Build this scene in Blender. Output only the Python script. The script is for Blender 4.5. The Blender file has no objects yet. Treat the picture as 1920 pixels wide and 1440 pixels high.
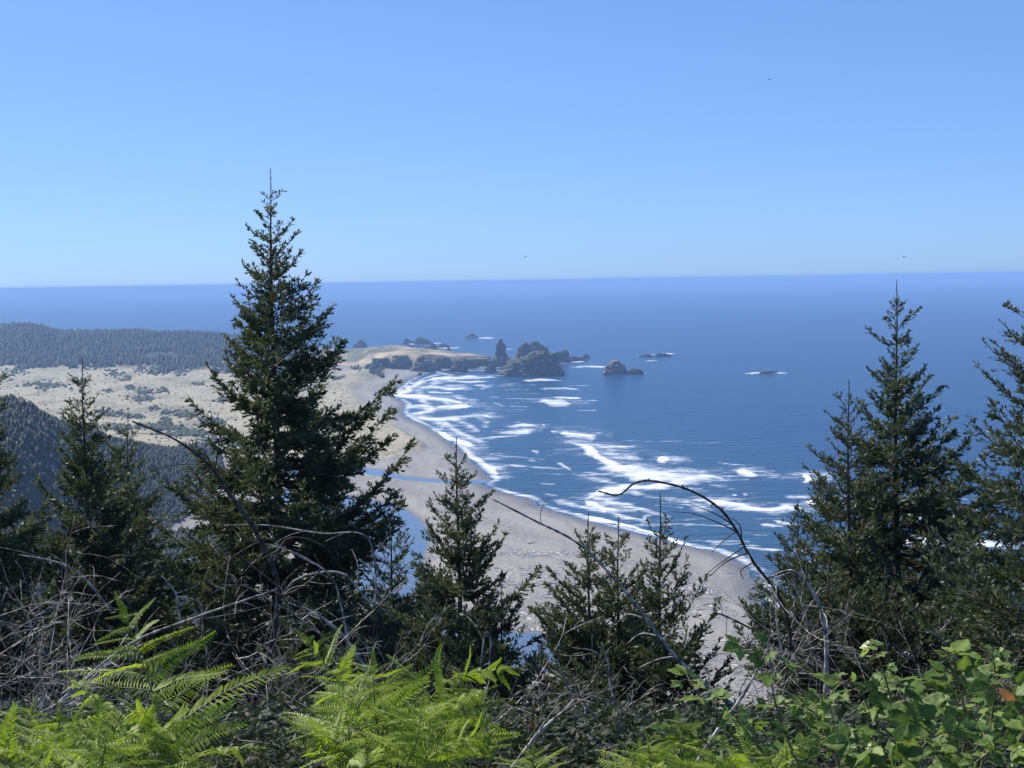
import bpy, math, random
import numpy as np
from mathutils import Matrix, Vector

# ------------------------------------------------------------------ camera, sky, sun, exposure
S = bpy.context.scene
COL = S.collection
F = 2800.0                      # focal length in photo pixels (photo 1920 x 1440)
H = 210.0                       # eye height above the sea, metres
HZ = 526.0                      # photo row of the true horizontal at the centre column
PITCH = math.atan((720 - HZ) / F)
ROLL = math.radians(0.92)
_f = Vector((0, math.cos(PITCH), -math.sin(PITCH)))
_u0 = Vector((0, math.sin(PITCH), math.cos(PITCH)))
_r0 = Vector((1, 0, 0))
_r = _r0 * math.cos(ROLL) - _u0 * math.sin(ROLL)
_u = _u0 * math.cos(ROLL) + _r0 * math.sin(ROLL)

cam_d = bpy.data.cameras.new('camera')
cam = bpy.data.objects.new('camera', cam_d)
COL.objects.link(cam)
cam_d.sensor_width = 36.0
cam_d.lens = 36.0 * F / 1920
cam_d.clip_start = 0.05
cam_d.clip_end = 200000
cam.matrix_world = Matrix(((_r.x, _u.x, -_f.x, 0), (_r.y, _u.y, -_f.y, 0), (_r.z, _u.z, -_f.z, H), (0, 0, 0, 1)))
S.camera = cam

SUN_AZ, SUN_EL = -52.0, 47.0    # degrees; azimuth measured from the view direction (+Y), negative = left
world = bpy.data.worlds.new('World')
S.world = world
world.use_nodes = True
wn = world.node_tree.nodes
wl = world.node_tree.links
wn.clear()
sky = wn.new('ShaderNodeTexSky')
sky.sky_type = 'NISHITA'
sky.sun_disc = False
sky.sun_elevation = math.radians(SUN_EL)
sky.sun_rotation = math.radians(SUN_AZ)
sky.altitude = 0
sky.air_density = 0.6
sky.dust_density = 0.4
sky.ozone_density = 7.0
bg = wn.new('ShaderNodeBackground')
bg.inputs['Strength'].default_value = 0.132
wo = wn.new('ShaderNodeOutputWorld')
# one even tone curve and white balance over the whole sky (the photo's soft, pale blue gradient)
sky_gamma = wn.new('ShaderNodeGamma')
sky_gamma.inputs['Gamma'].default_value = 0.6
sky_tint = wn.new('ShaderNodeMix')
sky_tint.data_type = 'RGBA'
sky_tint.blend_type = 'MULTIPLY'
sky_tint.inputs['Factor'].default_value = 1.0
sky_tint.inputs[7].default_value = (1.0, 1.355, 1.93, 1)
wl.new(sky.outputs[0], sky_gamma.inputs['Color'])
wl.new(sky_gamma.outputs[0], sky_tint.inputs[6])
wl.new(sky_tint.outputs[2], bg.inputs[0])
wl.new(bg.outputs[0], wo.inputs[0])

sun_d = bpy.data.lights.new('sun', 'SUN')
sun_d.energy = 5.0
sun_d.angle = math.radians(0.53)
sun_d.color = (1.0, 0.955, 0.88)
sun = bpy.data.objects.new('sun', sun_d)
COL.objects.link(sun)
_sd = Vector((math.sin(math.radians(SUN_AZ)) * math.cos(math.radians(SUN_EL)),
              math.cos(math.radians(SUN_AZ)) * math.cos(math.radians(SUN_EL)),
              math.sin(math.radians(SUN_EL))))
sun.rotation_euler = _sd.to_track_quat('Z', 'Y').to_euler()
sun.location = (0, 0, H + 100)

S.view_settings.view_transform = 'Standard'
S.view_settings.look = 'None'
S.view_settings.exposure = 0.34
S.view_settings.gamma = 1.0
S.view_settings.use_curve_mapping = False
S.render.engine = 'CYCLES'
S.cycles.use_denoising = True
S.cycles.max_bounces = 6
S.cycles.diffuse_bounces = 2
S.cycles.glossy_bounces = 2
S.cycles.transmission_bounces = 3
S.cycles.volume_bounces = 3
S.cycles.caustics_reflective = False
S.cycles.caustics_refractive = False

HAZE_DENSITY = 0.000076
HAZE_COLOR = (0.39, 0.62, 1.0)


# ------------------------------------------------------------------ pixel helpers (a pixel gives a direction only)
def ray(px, py):
    return _f + _r * ((px - 960) / F) - _u * ((py - 720) / F)


def ground(px, py, z=0.0):
    d = ray(px, py)
    t = (z - H) / d.z
    return Vector((d.x * t, d.y * t, z))


def at(px, py, dist):
    d = ray(px, py)
    t = dist / d.y
    return Vector((d.x * t, d.y * t, H + d.z * t))


RX, UX, FX = np.array(_r), np.array(_u), np.array(_f)


def rays_np(px, py):
    return FX + RX * ((px[..., None] - 960) / F) - UX * ((py[..., None] - 720) / F)


def ground_np(px, py):
    d = rays_np(px, py)
    t = -H / d[..., 2]
    return d[..., 0] * t, d[..., 1] * t


def project_np(x, y, z):
    v = np.stack([x, y, z - H], -1)
    fz = v @ FX
    fz = np.where(np.abs(fz) < 1e-6, 1e-6, fz)
    return 960 + F * (v @ RX) / fz, 720 - F * (v @ UX) / fz


# ------------------------------------------------------------------ numpy noise
def _hash(ix, iy, iz, seed):
    with np.errstate(over='ignore'):
        h = (ix.astype(np.int64) * 374761393 + iy.astype(np.int64) * 668265263 + iz.astype(np.int64) * 2147483647 + seed * 1274126177)
        h = (h ^ (h >> 13)) * 1274126177
        h = h ^ (h >> 16)
    return (h & 0xFFFFFF).astype(np.float64) / 0xFFFFFF


def vnoise(x, y, z=None, seed=0):
    x = np.asarray(x, float)
    y = np.asarray(y, float)
    z = np.zeros_like(x) if z is None else np.asarray(z, float)
    ix, iy, iz = np.floor(x), np.floor(y), np.floor(z)
    fx, fy, fz = x - ix, y - iy, z - iz
    fx, fy, fz = [a * a * (3 - 2 * a) for a in (fx, fy, fz)]
    out = 0
    for a in (0, 1):
        for b in (0, 1):
            for c in (0, 1):
                w = (fx if a else 1 - fx) * (fy if b else 1 - fy) * (fz if c else 1 - fz)
                out = out + w * _hash(ix + a, iy + b, iz + c, seed)
    return out


def fbm(x, y, z=None, seed=0, octaves=4, gain=0.5):
    tot, amp, norm = 0, 1.0, 0
    for o in range(octaves):
        k = 2.03 ** o
        tot = tot + amp * vnoise(np.asarray(x) * k, np.asarray(y) * k, None if z is None else np.asarray(z) * k, seed + o * 17)
        norm += amp
        amp *= gain
    return tot / norm


def sstep(a, b, x):
    t = np.clip((x - a) / (b - a), 0, 1)
    return t * t * (3 - 2 * t)


def seg_dist(x, y, pts, closed=False):
    pts = np.asarray(pts, float)
    q = np.roll(pts, -1, axis=0) if closed else pts[1:]
    p = pts if closed else pts[:-1]
    best = np.full(np.shape(x), 1e18)
    for a, b in zip(p, q):
        d = b - a
        L = max(d @ d, 1e-9)
        t = np.clip(((x - a[0]) * d[0] + (y - a[1]) * d[1]) / L, 0, 1)
        best = np.minimum(best, (x - a[0] - t * d[0]) ** 2 + (y - a[1] - t * d[1]) ** 2)
    return np.sqrt(best)


def seg_dist_t(x, y, pts):
    """distance to a polyline and the running fraction 0..1 of the nearest point"""
    pts = np.asarray(pts, float)
    ln = np.concatenate([[0], np.cumsum(np.linalg.norm(np.diff(pts, axis=0), axis=1))])
    best = np.full(np.shape(x), 1e18)
    bt = np.zeros(np.shape(x))
    for i in range(len(pts) - 1):
        a, d = pts[i], pts[i + 1] - pts[i]
        L = max(d @ d, 1e-9)
        t = np.clip(((x - a[0]) * d[0] + (y - a[1]) * d[1]) / L, 0, 1)
        q = (x - a[0] - t * d[0]) ** 2 + (y - a[1] - t * d[1]) ** 2
        m = q < best
        best = np.where(m, q, best)
        bt = np.where(m, (ln[i] + t * (ln[i + 1] - ln[i])) / max(ln[-1], 1e-9), bt)
    return np.sqrt(best), bt


def inside(x, y, poly):
    poly = np.asarray(poly, float)
    res = np.zeros(np.shape(x), bool)
    n = len(poly)
    for i in range(n):
        x1, y1 = poly[i]
        x2, y2 = poly[(i + 1) % n]
        c = ((y1 > y) != (y2 > y)) & (x < (x2 - x1) * (y - y1) / ((y2 - y1) if y2 != y1 else 1e-9) + x1)
        res ^= c
    return res


def sdf(x, y, poly):
    d = seg_dist(x, y, poly, True)
    return np.where(inside(x, y, poly), d, -d)


# ------------------------------------------------------------------ mesh and object helpers
def new_mesh(name, verts, faces, smooth=False):
    m = bpy.data.meshes.new(name)
    verts = np.asarray(verts, np.float32)
    if isinstance(faces, np.ndarray):
        n, k = faces.shape
        m.vertices.add(len(verts))
        m.vertices.foreach_set('co', verts.ravel())
        m.loops.add(n * k)
        m.loops.foreach_set('vertex_index', faces.astype(np.int32).ravel())
        m.polygons.add(n)
        m.polygons.foreach_set('loop_start', np.arange(0, n * k, k, dtype=np.int32))
        try:
            m.polygons.foreach_set('loop_total', np.full(n, k, dtype=np.int32))
        except Exception:
            pass
        m.update(calc_edges=True)
        m.validate()
    else:
        m.from_pydata([tuple(v) for v in verts.tolist()], [], [tuple(f) for f in faces])
        m.update()
    if smooth:
        m.polygons.foreach_set('use_smooth', np.ones(len(m.polygons), bool))
    return m


def attr(mesh, name, vals):
    a = mesh.attributes.new(name, 'FLOAT', 'POINT')
    a.data.foreach_set('value', np.asarray(vals, np.float32))


def obj(name, mesh, mat=None, parent=None, loc=None):
    o = bpy.data.objects.new(name, mesh)
    COL.objects.link(o)
    if mat is not None and mesh is not None and not mesh.materials:
        mesh.materials.append(mat)
    if loc is not None:
        o.location = loc
    if parent is not None:
        o.parent = parent
    return o


def tag(o, label=None, category=None, group=None, kind=None):
    for k, v in (('label', label), ('category', category), ('group', group), ('kind', kind)):
        if v:
            o[k] = v
    return o


class Builder:
    """collects vertices and faces (tris/quads as index lists) plus one float per vertex"""
    def __init__(self):
        self.v, self.f, self.a, self.n = [], [], [], 0

    def add(self, v, f, a=0.0):
        v = np.asarray(v, float)
        self.v.append(v)
        self.f.append(np.asarray(f, int) + self.n)
        self.a.append(np.broadcast_to(np.asarray(a, float), (len(v),)))
        self.n += len(v)

    def tube(self, pts, rad, sides=5, a=0.0, cap=True):
        pts = np.asarray(pts, float)
        n = len(pts)
        rad = np.broadcast_to(np.asarray(rad, float), (n,))
        tan = np.gradient(pts, axis=0)
        tan /= np.linalg.norm(tan, axis=1)[:, None] + 1e-12
        ref = np.array([0.0, 0.0, 1.0]) if abs(tan[0][2]) < 0.9 else np.array([1.0, 0, 0])
        n1 = np.cross(tan[0], ref)
        n1 /= np.linalg.norm(n1)
        rings = []
        for i in range(n):
            n1 = n1 - tan[i] * (n1 @ tan[i])
            n1 /= np.linalg.norm(n1) + 1e-12
            n2 = np.cross(tan[i], n1)
            ang = np.arange(sides) * 2 * math.pi / sides
            rings.append(pts[i] + rad[i] * (np.cos(ang)[:, None] * n1 + np.sin(ang)[:, None] * n2))
        v = np.concatenate(rings + [pts[-1:]])
        f = []
        for i in range(n - 1):
            for k in range(sides):
                a0, a1 = i * sides + k, i * sides + (k + 1) % sides
                f.append((a0, a1, a1 + sides, a0 + sides))
        for k in range(sides):
            b = (n - 1) * sides
            f.append((b + k, b + (k + 1) % sides, n * sides, n * sides))
        self.add(v, f, a)

    def mesh(self, name, smooth=False, aname=None):
        v = np.concatenate(self.v)
        f = np.concatenate([x if x.shape[1] == 4 else np.concatenate([x, x[:, -1:]], 1) for x in self.f])
        tri = f[:, 2] == f[:, 3]
        m = bpy.data.meshes.new(name)
        m.vertices.add(len(v))
        m.vertices.foreach_set('co', v.astype(np.float32).ravel())
        cnt = np.where(tri, 3, 4).astype(np.int32)
        start = np.concatenate([[0], np.cumsum(cnt)[:-1]]).astype(np.int32)
        keep = np.ones_like(f, bool)
        keep[tri, 3] = False
        li = f[keep]
        m.loops.add(len(li))
        m.loops.foreach_set('vertex_index', li.astype(np.int32))
        m.polygons.add(len(f))
        m.polygons.foreach_set('loop_start', start)
        try:
            m.polygons.foreach_set('loop_total', cnt)
        except Exception:
            pass
        m.update(calc_edges=True)
        if aname:
            attr(m, aname, np.concatenate(self.a))
        if smooth:
            m.polygons.foreach_set('use_smooth', np.ones(len(m.polygons), bool))
        return m


def smooth_path(pts, n):
    """Catmull-Rom through the given points"""
    p = np.asarray(pts, float)
    p = np.concatenate([2 * p[:1] - p[1:2], p, 2 * p[-1:] - p[-2:-1]])
    out = []
    segs = len(p) - 3
    for t in np.linspace(0, segs - 1e-6, n):
        i = int(t)
        u = t - i
        a, b, c, d = p[i:i + 4]
        out.append(0.5 * ((2 * b) + (-a + c) * u + (2 * a - 5 * b + 4 * c - d) * u * u + (-a + 3 * b - 3 * c + d) * u ** 3))
    return np.array(out)


# ------------------------------------------------------------------ materials
def mat_new(name):
    m = bpy.data.materials.new(name)
    m.use_nodes = True
    nt = m.node_tree
    nt.nodes.clear()
    out = nt.nodes.new('ShaderNodeOutputMaterial')
    return m, nt, out


class NT:
    def __init__(self, nt):
        self.nt = nt

    def node(self, t, **kw):
        n = self.nt.nodes.new(t)
        for k, v in kw.items():
            setattr(n, k, v)
        return n

    def link(self, a, b):
        self.nt.links.new(a, b)

    def attr(self, name):
        return self.node('ShaderNodeAttribute', attribute_name=name).outputs['Fac']

    def pos(self):
        return self.node('ShaderNodeNewGeometry').outputs['Position']

    def scale(self, vec, s):
        n = self.node('ShaderNodeVectorMath', operation='MULTIPLY')
        self.link(vec, n.inputs[0])
        n.inputs[1].default_value = s
        return n.outputs[0]

    def noise(self, vec, scale, detail=4, rough=0.55):
        n = self.node('ShaderNodeTexNoise')
        n.inputs['Scale'].default_value = scale
        n.inputs['Detail'].default_value = detail
        n.inputs['Roughness'].default_value = rough
        self.link(vec, n.inputs['Vector'])
        return n.outputs['Fac']

    def math(self, op, a, b=None, clamp=False):
        n = self.node('ShaderNodeMath', operation=op, use_clamp=clamp)
        for i, x in enumerate((a, b)):
            if x is None:
                continue
            if isinstance(x, (int, float)):
                n.inputs[i].default_value = x
            else:
                self.link(x, n.inputs[i])
        return n.outputs[0]

    def step(self, x, a, b):
        n = self.node('ShaderNodeMapRange', interpolation_type='SMOOTHSTEP')
        self.link(x, n.inputs[0])
        n.inputs[1].default_value = a
        n.inputs[2].default_value = b
        return n.outputs[0]

    def mix(self, fac, a, b):
        n = self.node('ShaderNodeMix', data_type='RGBA')
        if isinstance(fac, (int, float)):
            n.inputs['Factor'].default_value = fac
        else:
            self.link(fac, n.inputs['Factor'])
        for i, x in ((6, a), (7, b)):
            if isinstance(x, tuple):
                n.inputs[i].default_value = (*x, 1)
            else:
                self.link(x, n.inputs[i])
        return n.outputs[2]

    def bump(self, h, strength, dist):
        n = self.node('ShaderNodeBump')
        n.inputs['Strength'].default_value = strength
        n.inputs['Distance'].default_value = dist
        self.link(h, n.inputs['Height'])
        return n.outputs[0]

    def principled(self, color, rough=0.8, normal=None, spec=0.3):
        p = self.node('ShaderNodeBsdfPrincipled')
        if isinstance(color, tuple):
            p.inputs['Base Color'].default_value = (*color, 1)
        else:
            self.link(color, p.inputs['Base Color'])
        if isinstance(rough, (int, float)):
            p.inputs['Roughness'].default_value = rough
        else:
            self.link(rough, p.inputs['Roughness'])
        p.inputs['Specular IOR Level'].default_value = spec
        if normal is not None:
            self.link(normal, p.inputs['Normal'])
        return p


def leaf_mat(name, dark, mid, light, aname='tint', trans=0.35, rough=0.5, spec=0.3, scale=3.0, brown=None):
    m, nt, out = mat_new(name)
    n = NT(nt)
    t = n.attr(aname)
    ns = n.noise(n.pos(), scale, 2)
    t2 = n.math('ADD', n.math('MULTIPLY', t, 0.7), n.math('MULTIPLY', ns, 0.45))
    c = n.mix(n.step(t2, 0.15, 0.6), dark, mid)
    c = n.mix(n.step(t2, 0.6, 1.0), c, light)
    if brown:
        bs = n.noise(n.pos(), scale * 2.3, 3, 0.6)
        c = n.mix(n.step(bs, 0.60, 0.72), c, brown)
    p = n.principled(c, rough, spec=spec)
    tr = n.node('ShaderNodeBsdfTranslucent')
    br = n.node('ShaderNodeMix', data_type='RGBA', blend_type='MULTIPLY')
    br.inputs['Factor'].default_value = 1.0
    n.link(c, br.inputs[6])
    br.inputs[7].default_value = (1.35, 1.45, 0.75, 1)
    n.link(br.outputs[2], tr.inputs['Color'])
    ms = n.node('ShaderNodeMixShader')
    ms.inputs[0].default_value = trans
    n.link(p.outputs[0], ms.inputs[1])
    n.link(tr.outputs[0], ms.inputs[2])
    n.link(ms.outputs[0], out.inputs['Surface'])
    return m


def bark_mat(name, c1, c2, scale=20, stretch=(1, 1, 0.2), rough=0.85):
    m, nt, out = mat_new(name)
    n = NT(nt)
    ns = n.noise(n.scale(n.pos(), stretch), scale, 4)
    c = n.mix(n.step(ns, 0.35, 0.68), c1, c2)
    p = n.principled(c, rough, n.bump(ns, 0.5, 0.01), 0.2)
    n.link(p.outputs[0], out.inputs['Surface'])
    return m


M = {}
M['needles'] = leaf_mat('needles', (0.034, 0.048, 0.028), (0.085, 0.101, 0.057), (0.18, 0.182, 0.112), trans=0.26, rough=0.5)
M['conifer_bark'] = bark_mat('conifer_bark', (0.045, 0.036, 0.028), (0.16, 0.14, 0.115))
M['dead_wood'] = bark_mat('dead_wood', (0.11, 0.09, 0.075), (0.58, 0.54, 0.49), 22, (1, 1, 0.6))
M['dark_twig'] = bark_mat('dark_twig', (0.03, 0.022, 0.018), (0.12, 0.09, 0.075), 16, (1, 1, 1))
M['fern'] = leaf_mat('fern', (0.11, 0.175, 0.016), (0.25, 0.33, 0.03), (0.42, 0.47, 0.09), trans=0.45, rough=0.5, scale=6, brown=(0.23, 0.20, 0.05))
M['fern_stem'] = bark_mat('fern_stem', (0.18, 0.22, 0.05), (0.33, 0.33, 0.11), 20, (1, 1, 0.3), 0.5)
M['bramble'] = leaf_mat('bramble', (0.045, 0.085, 0.016), (0.125, 0.19, 0.034), (0.27, 0.34, 0.08), trans=0.3, rough=0.5, spec=0.3, scale=9, brown=(0.16, 0.14, 0.05))
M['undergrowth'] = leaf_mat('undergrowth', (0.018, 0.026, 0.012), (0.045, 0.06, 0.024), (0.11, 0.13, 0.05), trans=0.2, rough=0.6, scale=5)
M['bramble_young'] = leaf_mat('bramble_young', (0.12, 0.19, 0.04), (0.2, 0.29, 0.07), (0.30, 0.33, 0.12), trans=0.4, rough=0.4, spec=0.5, scale=9)
M['bramble_rust'] = leaf_mat('bramble_rust', (0.25, 0.09, 0.02), (0.38, 0.15, 0.03), (0.45, 0.25, 0.08), trans=0.3, rough=0.5)
M['cane'] = bark_mat('cane', (0.10, 0.11, 0.04), (0.24, 0.17, 0.10), 25, (1, 1, 0.3), 0.5)
M['seedhead'] = bark_mat('seedhead', (0.14, 0.06, 0.03), (0.33, 0.17, 0.08), 60, (1, 1, 1))
M['insect'] = bark_mat('insect', (0.01, 0.01, 0.012), (0.03, 0.03, 0.03), 50, (1, 1, 1))
M['forest_leaf'] = leaf_mat('forest_leaf', (0.022, 0.031, 0.018), (0.034, 0.043, 0.025), (0.05, 0.058, 0.034), trans=0.38, rough=0.7, scale=0.02)
M['scrub'] = leaf_mat('scrub', (0.03, 0.045, 0.022), (0.055, 0.07, 0.035), (0.10, 0.11, 0.06), trans=0.12, rough=0.8, scale=0.05)


# ------------------------------------------------------------------ layout data traced from the photograph (sea-level pixels)
SHORE = [(940, 690), (905, 691), (870, 692), (838, 694), (813, 697), (787, 703), (763, 713), (753, 723), (732, 738), (760, 757), (753, 773), (760, 782),
         (800, 800), (833, 820), (860, 840), (883, 863), (910, 887), (921, 899), (900, 906), (915, 915), (942, 924), (989, 934), (1012, 950),
         (1050, 962), (1116, 981), (1209, 1004), (1266, 1020), (1331, 1032), (1369, 1046), (1406, 1070), (1420, 1093), (1419, 1112),
         (1440, 1140), (1490, 1175), (1580, 1225), (1720, 1275), (1940, 1325), (2200, 1370)]
shore_w = [tuple(ground(*p)[:2]) for p in SHORE]
# land polygon: shoreline, then round behind the camera and the left, then the back coast of the headland
land_poly = shore_w + [(420, 380), (600, 0), (700, -3000), (-9000, -3000), (-9000, 9000), (-2600, 7600), (-1500, 6100)] + [
    ((p - 960) / F * d, d) for p, d in ((560, 5000), (660, 4650), (740, 4330), (800, 4140), (850, 4020), (905, 3900), (945, 3800))]

RIVER_A = [(922, 900), (860, 901), (800, 898), (757, 893), (715, 881), (640, 874), (540, 872), (480, 880), (520, 892), (600, 893), (660, 889), (710, 892), (757, 900),
           (800, 904), (850, 906), (905, 907)]
RIVER_B = [(560, 905), (640, 925), (680, 937), (741, 945), (770, 962), (793, 982), (806, 1010), (797, 1037), (790, 1070), (820, 1120), (880, 1160),
           (950, 1187), (1000, 1187), (1060, 1193), (1130, 1215), (1215, 1245), (1300, 1262), (1318, 1275), (1260, 1282), (1150, 1275), (1050, 1262), (960, 1262), (850, 1240), (740, 1180),
           (660, 1100), (600, 1040), (560, 980), (520, 930)]
river_a_w = [tuple(ground(*p)[:2]) for p in RIVER_A]
river_b_w = [tuple(ground(*p)[:2]) for p in RIVER_B]

DUNE = [(-300, 690), (0, 690), (200, 680), (430, 690), (560, 700), (640, 705), (700, 690), (735, 697), (690, 722), (664, 735), (690, 762), (717, 787), (750, 807), (802, 838), (793, 849), (733, 863), (660, 868),
        (500, 866), (400, 868), (250, 850), (0, 830), (-300, 800)]
FAR_CREST = [(-400, 585), (-100, 600), (0, 609), (50, 605), (75, 608), (110, 621), (200, 622), (260, 619), (300, 625), (350, 623), (430, 630), (480, 640), (560, 652), (640, 664), (760, 668), (2600, 668)]
NEAR_CREST = [(-500, 640), (-200, 690), (0, 738), (43, 750), (100, 782), (140, 796), (200, 812), (267, 826), (350, 842), (450, 866), (520, 885), (2600, 900)]


def hill_ground(r, ang):
    """height of the steep hillside below the viewpoint, r metres from the eye"""
    z = H - 1.65 - 0.02 * r
    prof_r = [0, 2, 5, 9, 14, 20, 30, 45, 80, 200, 350, 480, 620, 5000]
    prof_z = [1.65, 1.75, 2.3, 3.15, 4.45, 6.2, 10.2, 17, 34, 88, 152, 196, 207.5, 208]
    return H - np.interp(r, prof_r, prof_z)


def land_height(x, y):
    x = np.asarray(x, float)
    y = np.asarray(y, float)
    r = np.hypot(x, y)
    px0, py0 = project_np(x, np.maximum(y, 0.5), np.zeros_like(x))
    front = y > 30
    sd = sdf(x, y, land_poly)                       # >0 on land
    z = np.where(sd > 0, np.minimum(sd * 0.03, 3.0) + 0.15 * sstep(0, 20, sd), np.maximum(sd * 0.04, -6))
    # dunes with hummocks
    dn = sdf(px0, py0, DUNE)
    dmask = sstep(-4, 14, dn) * front
    hum = fbm(x / 60, y / 130, seed=3, octaves=4)
    z = z + dmask * (2.5 + 13 * np.clip(hum - 0.33, 0, 1) + 3.0 * fbm(x / 16, y / 30, seed=5, octaves=3))
    lump = sstep(-10, 40, sdf(px0, py0, [(1290, 1130), (1400, 1120), (1440, 1190), (1380, 1230), (1290, 1210)])) * front
    z = z + lump * 3.5 * fbm(x / 12, y / 20, seed=9)
    z = z + 0.35 * fbm(x / 25, y / 60, seed=11) * (sd > 5)
    # rivers cut below the water sheet
    for poly in (river_a_w, river_b_w):
        rv = sdf(x, y, poly)
        z = np.where(rv > -14, np.minimum(z, 0.22 - rv * 0.06), z)
    # far forested ridge
    theta = px0
    thx = 960 + F * x / np.maximum(y, 1)
    cp = np.array(FAR_CREST, float)
    cy = np.interp(thx, cp[:, 0], cp[:, 1])
    cd = np.interp(thx, [-400, 0, 200, 430, 560, 700], [5600, 5300, 5100, 4700, 4300, 4000])
    hor = HZ + 15 * (960 - thx) / 960
    cz = np.clip(H - cd * (cy - hor) / F - 9, 0, 200)
    t = np.where(y < cd, (cd - y) / (0.37 * cd), (y - cd) / (0.30 * cd))
    ridge = cz * (1 - sstep(0, 1, t))
    ridge = ridge * (0.86 + 0.28 * fbm(x / 260, y / 420, seed=21, octaves=4)) * front
    z = z + np.where(sd > -50, ridge * sstep(-50, 150, sd), 0)
    # nearer forested spur on the left
    cp = np.array(NEAR_CREST, float)
    cy = np.interp(thx, cp[:, 0], cp[:, 1])
    cd = np.interp(thx, [-500, 0, 100, 200, 350, 450, 520], [1150, 1250, 1340, 1440, 1640, 1740, 1760])
    cz = np.clip(H - cd * (cy - hor) / F - 10, 0, 200)
    wf = np.interp(thx, [-500, 0, 350], [480, 430, 420])
    t = np.where(y < cd, (cd - y) / wf, (y - cd) / 330)
    spur = cz * (1 - sstep(0, 1, t)) * (0.9 + 0.2 * fbm(x / 70, y / 120, seed=31)) * front * sstep(540, 420, thx)
    z = np.where(spur > 0.3, np.maximum(z, spur), z)
    # headland terrace
    hp = [(560, 672), (640, 690), (690, 698), (722, 697), (752, 695), (775, 692), (800, 693), (822, 690), (850, 692), (880, 689), (905, 690), (925, 689)]
    hp_w = [tuple(ground(*p)[:2]) for p in hp] + [((p - 960) / F * d, d) for p, d in ((938, 3760), (905, 3860), (850, 3980), (800, 4100), (740, 4290), (660, 4600), (560, 4950), (520, 4800))]
    hs = sdf(x, y, hp_w)
    wid = np.interp(thx, [640, 715, 750], [190, 110, 26])
    top = np.interp(thx, [560, 640, 700, 750, 800, 850, 880, 905, 930], [20, 25, 32, 34, 32, 28, 26, 24, 20])
    gully = fbm(x / 30, y / 60, seed=41, octaves=4) - 0.5
    rough = np.interp(thx, [690, 750], [10, 42])
    hz = top * sstep(0, 1, (hs + gully * rough) / wid) * (0.88 + 0.24 * fbm(x / 45, y / 90, seed=43)) * (y > 2500)
    z = np.where(hz > 0.3, np.maximum(z, hz), z)
    # the hillside the viewer stands on
    hg = hill_ground(r, 0) + (fbm(x / 9, y / 9, seed=51) - 0.5) * np.clip((r - 15) / 30, 0, 1) * 2.0
    side = np.where(y < 0, 1.0, 1.0)
    z = np.where((hg > z) & (r < 640), hg * side, z)
    return z, sd, dn, px0, py0, ridge, spur, hs


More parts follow.
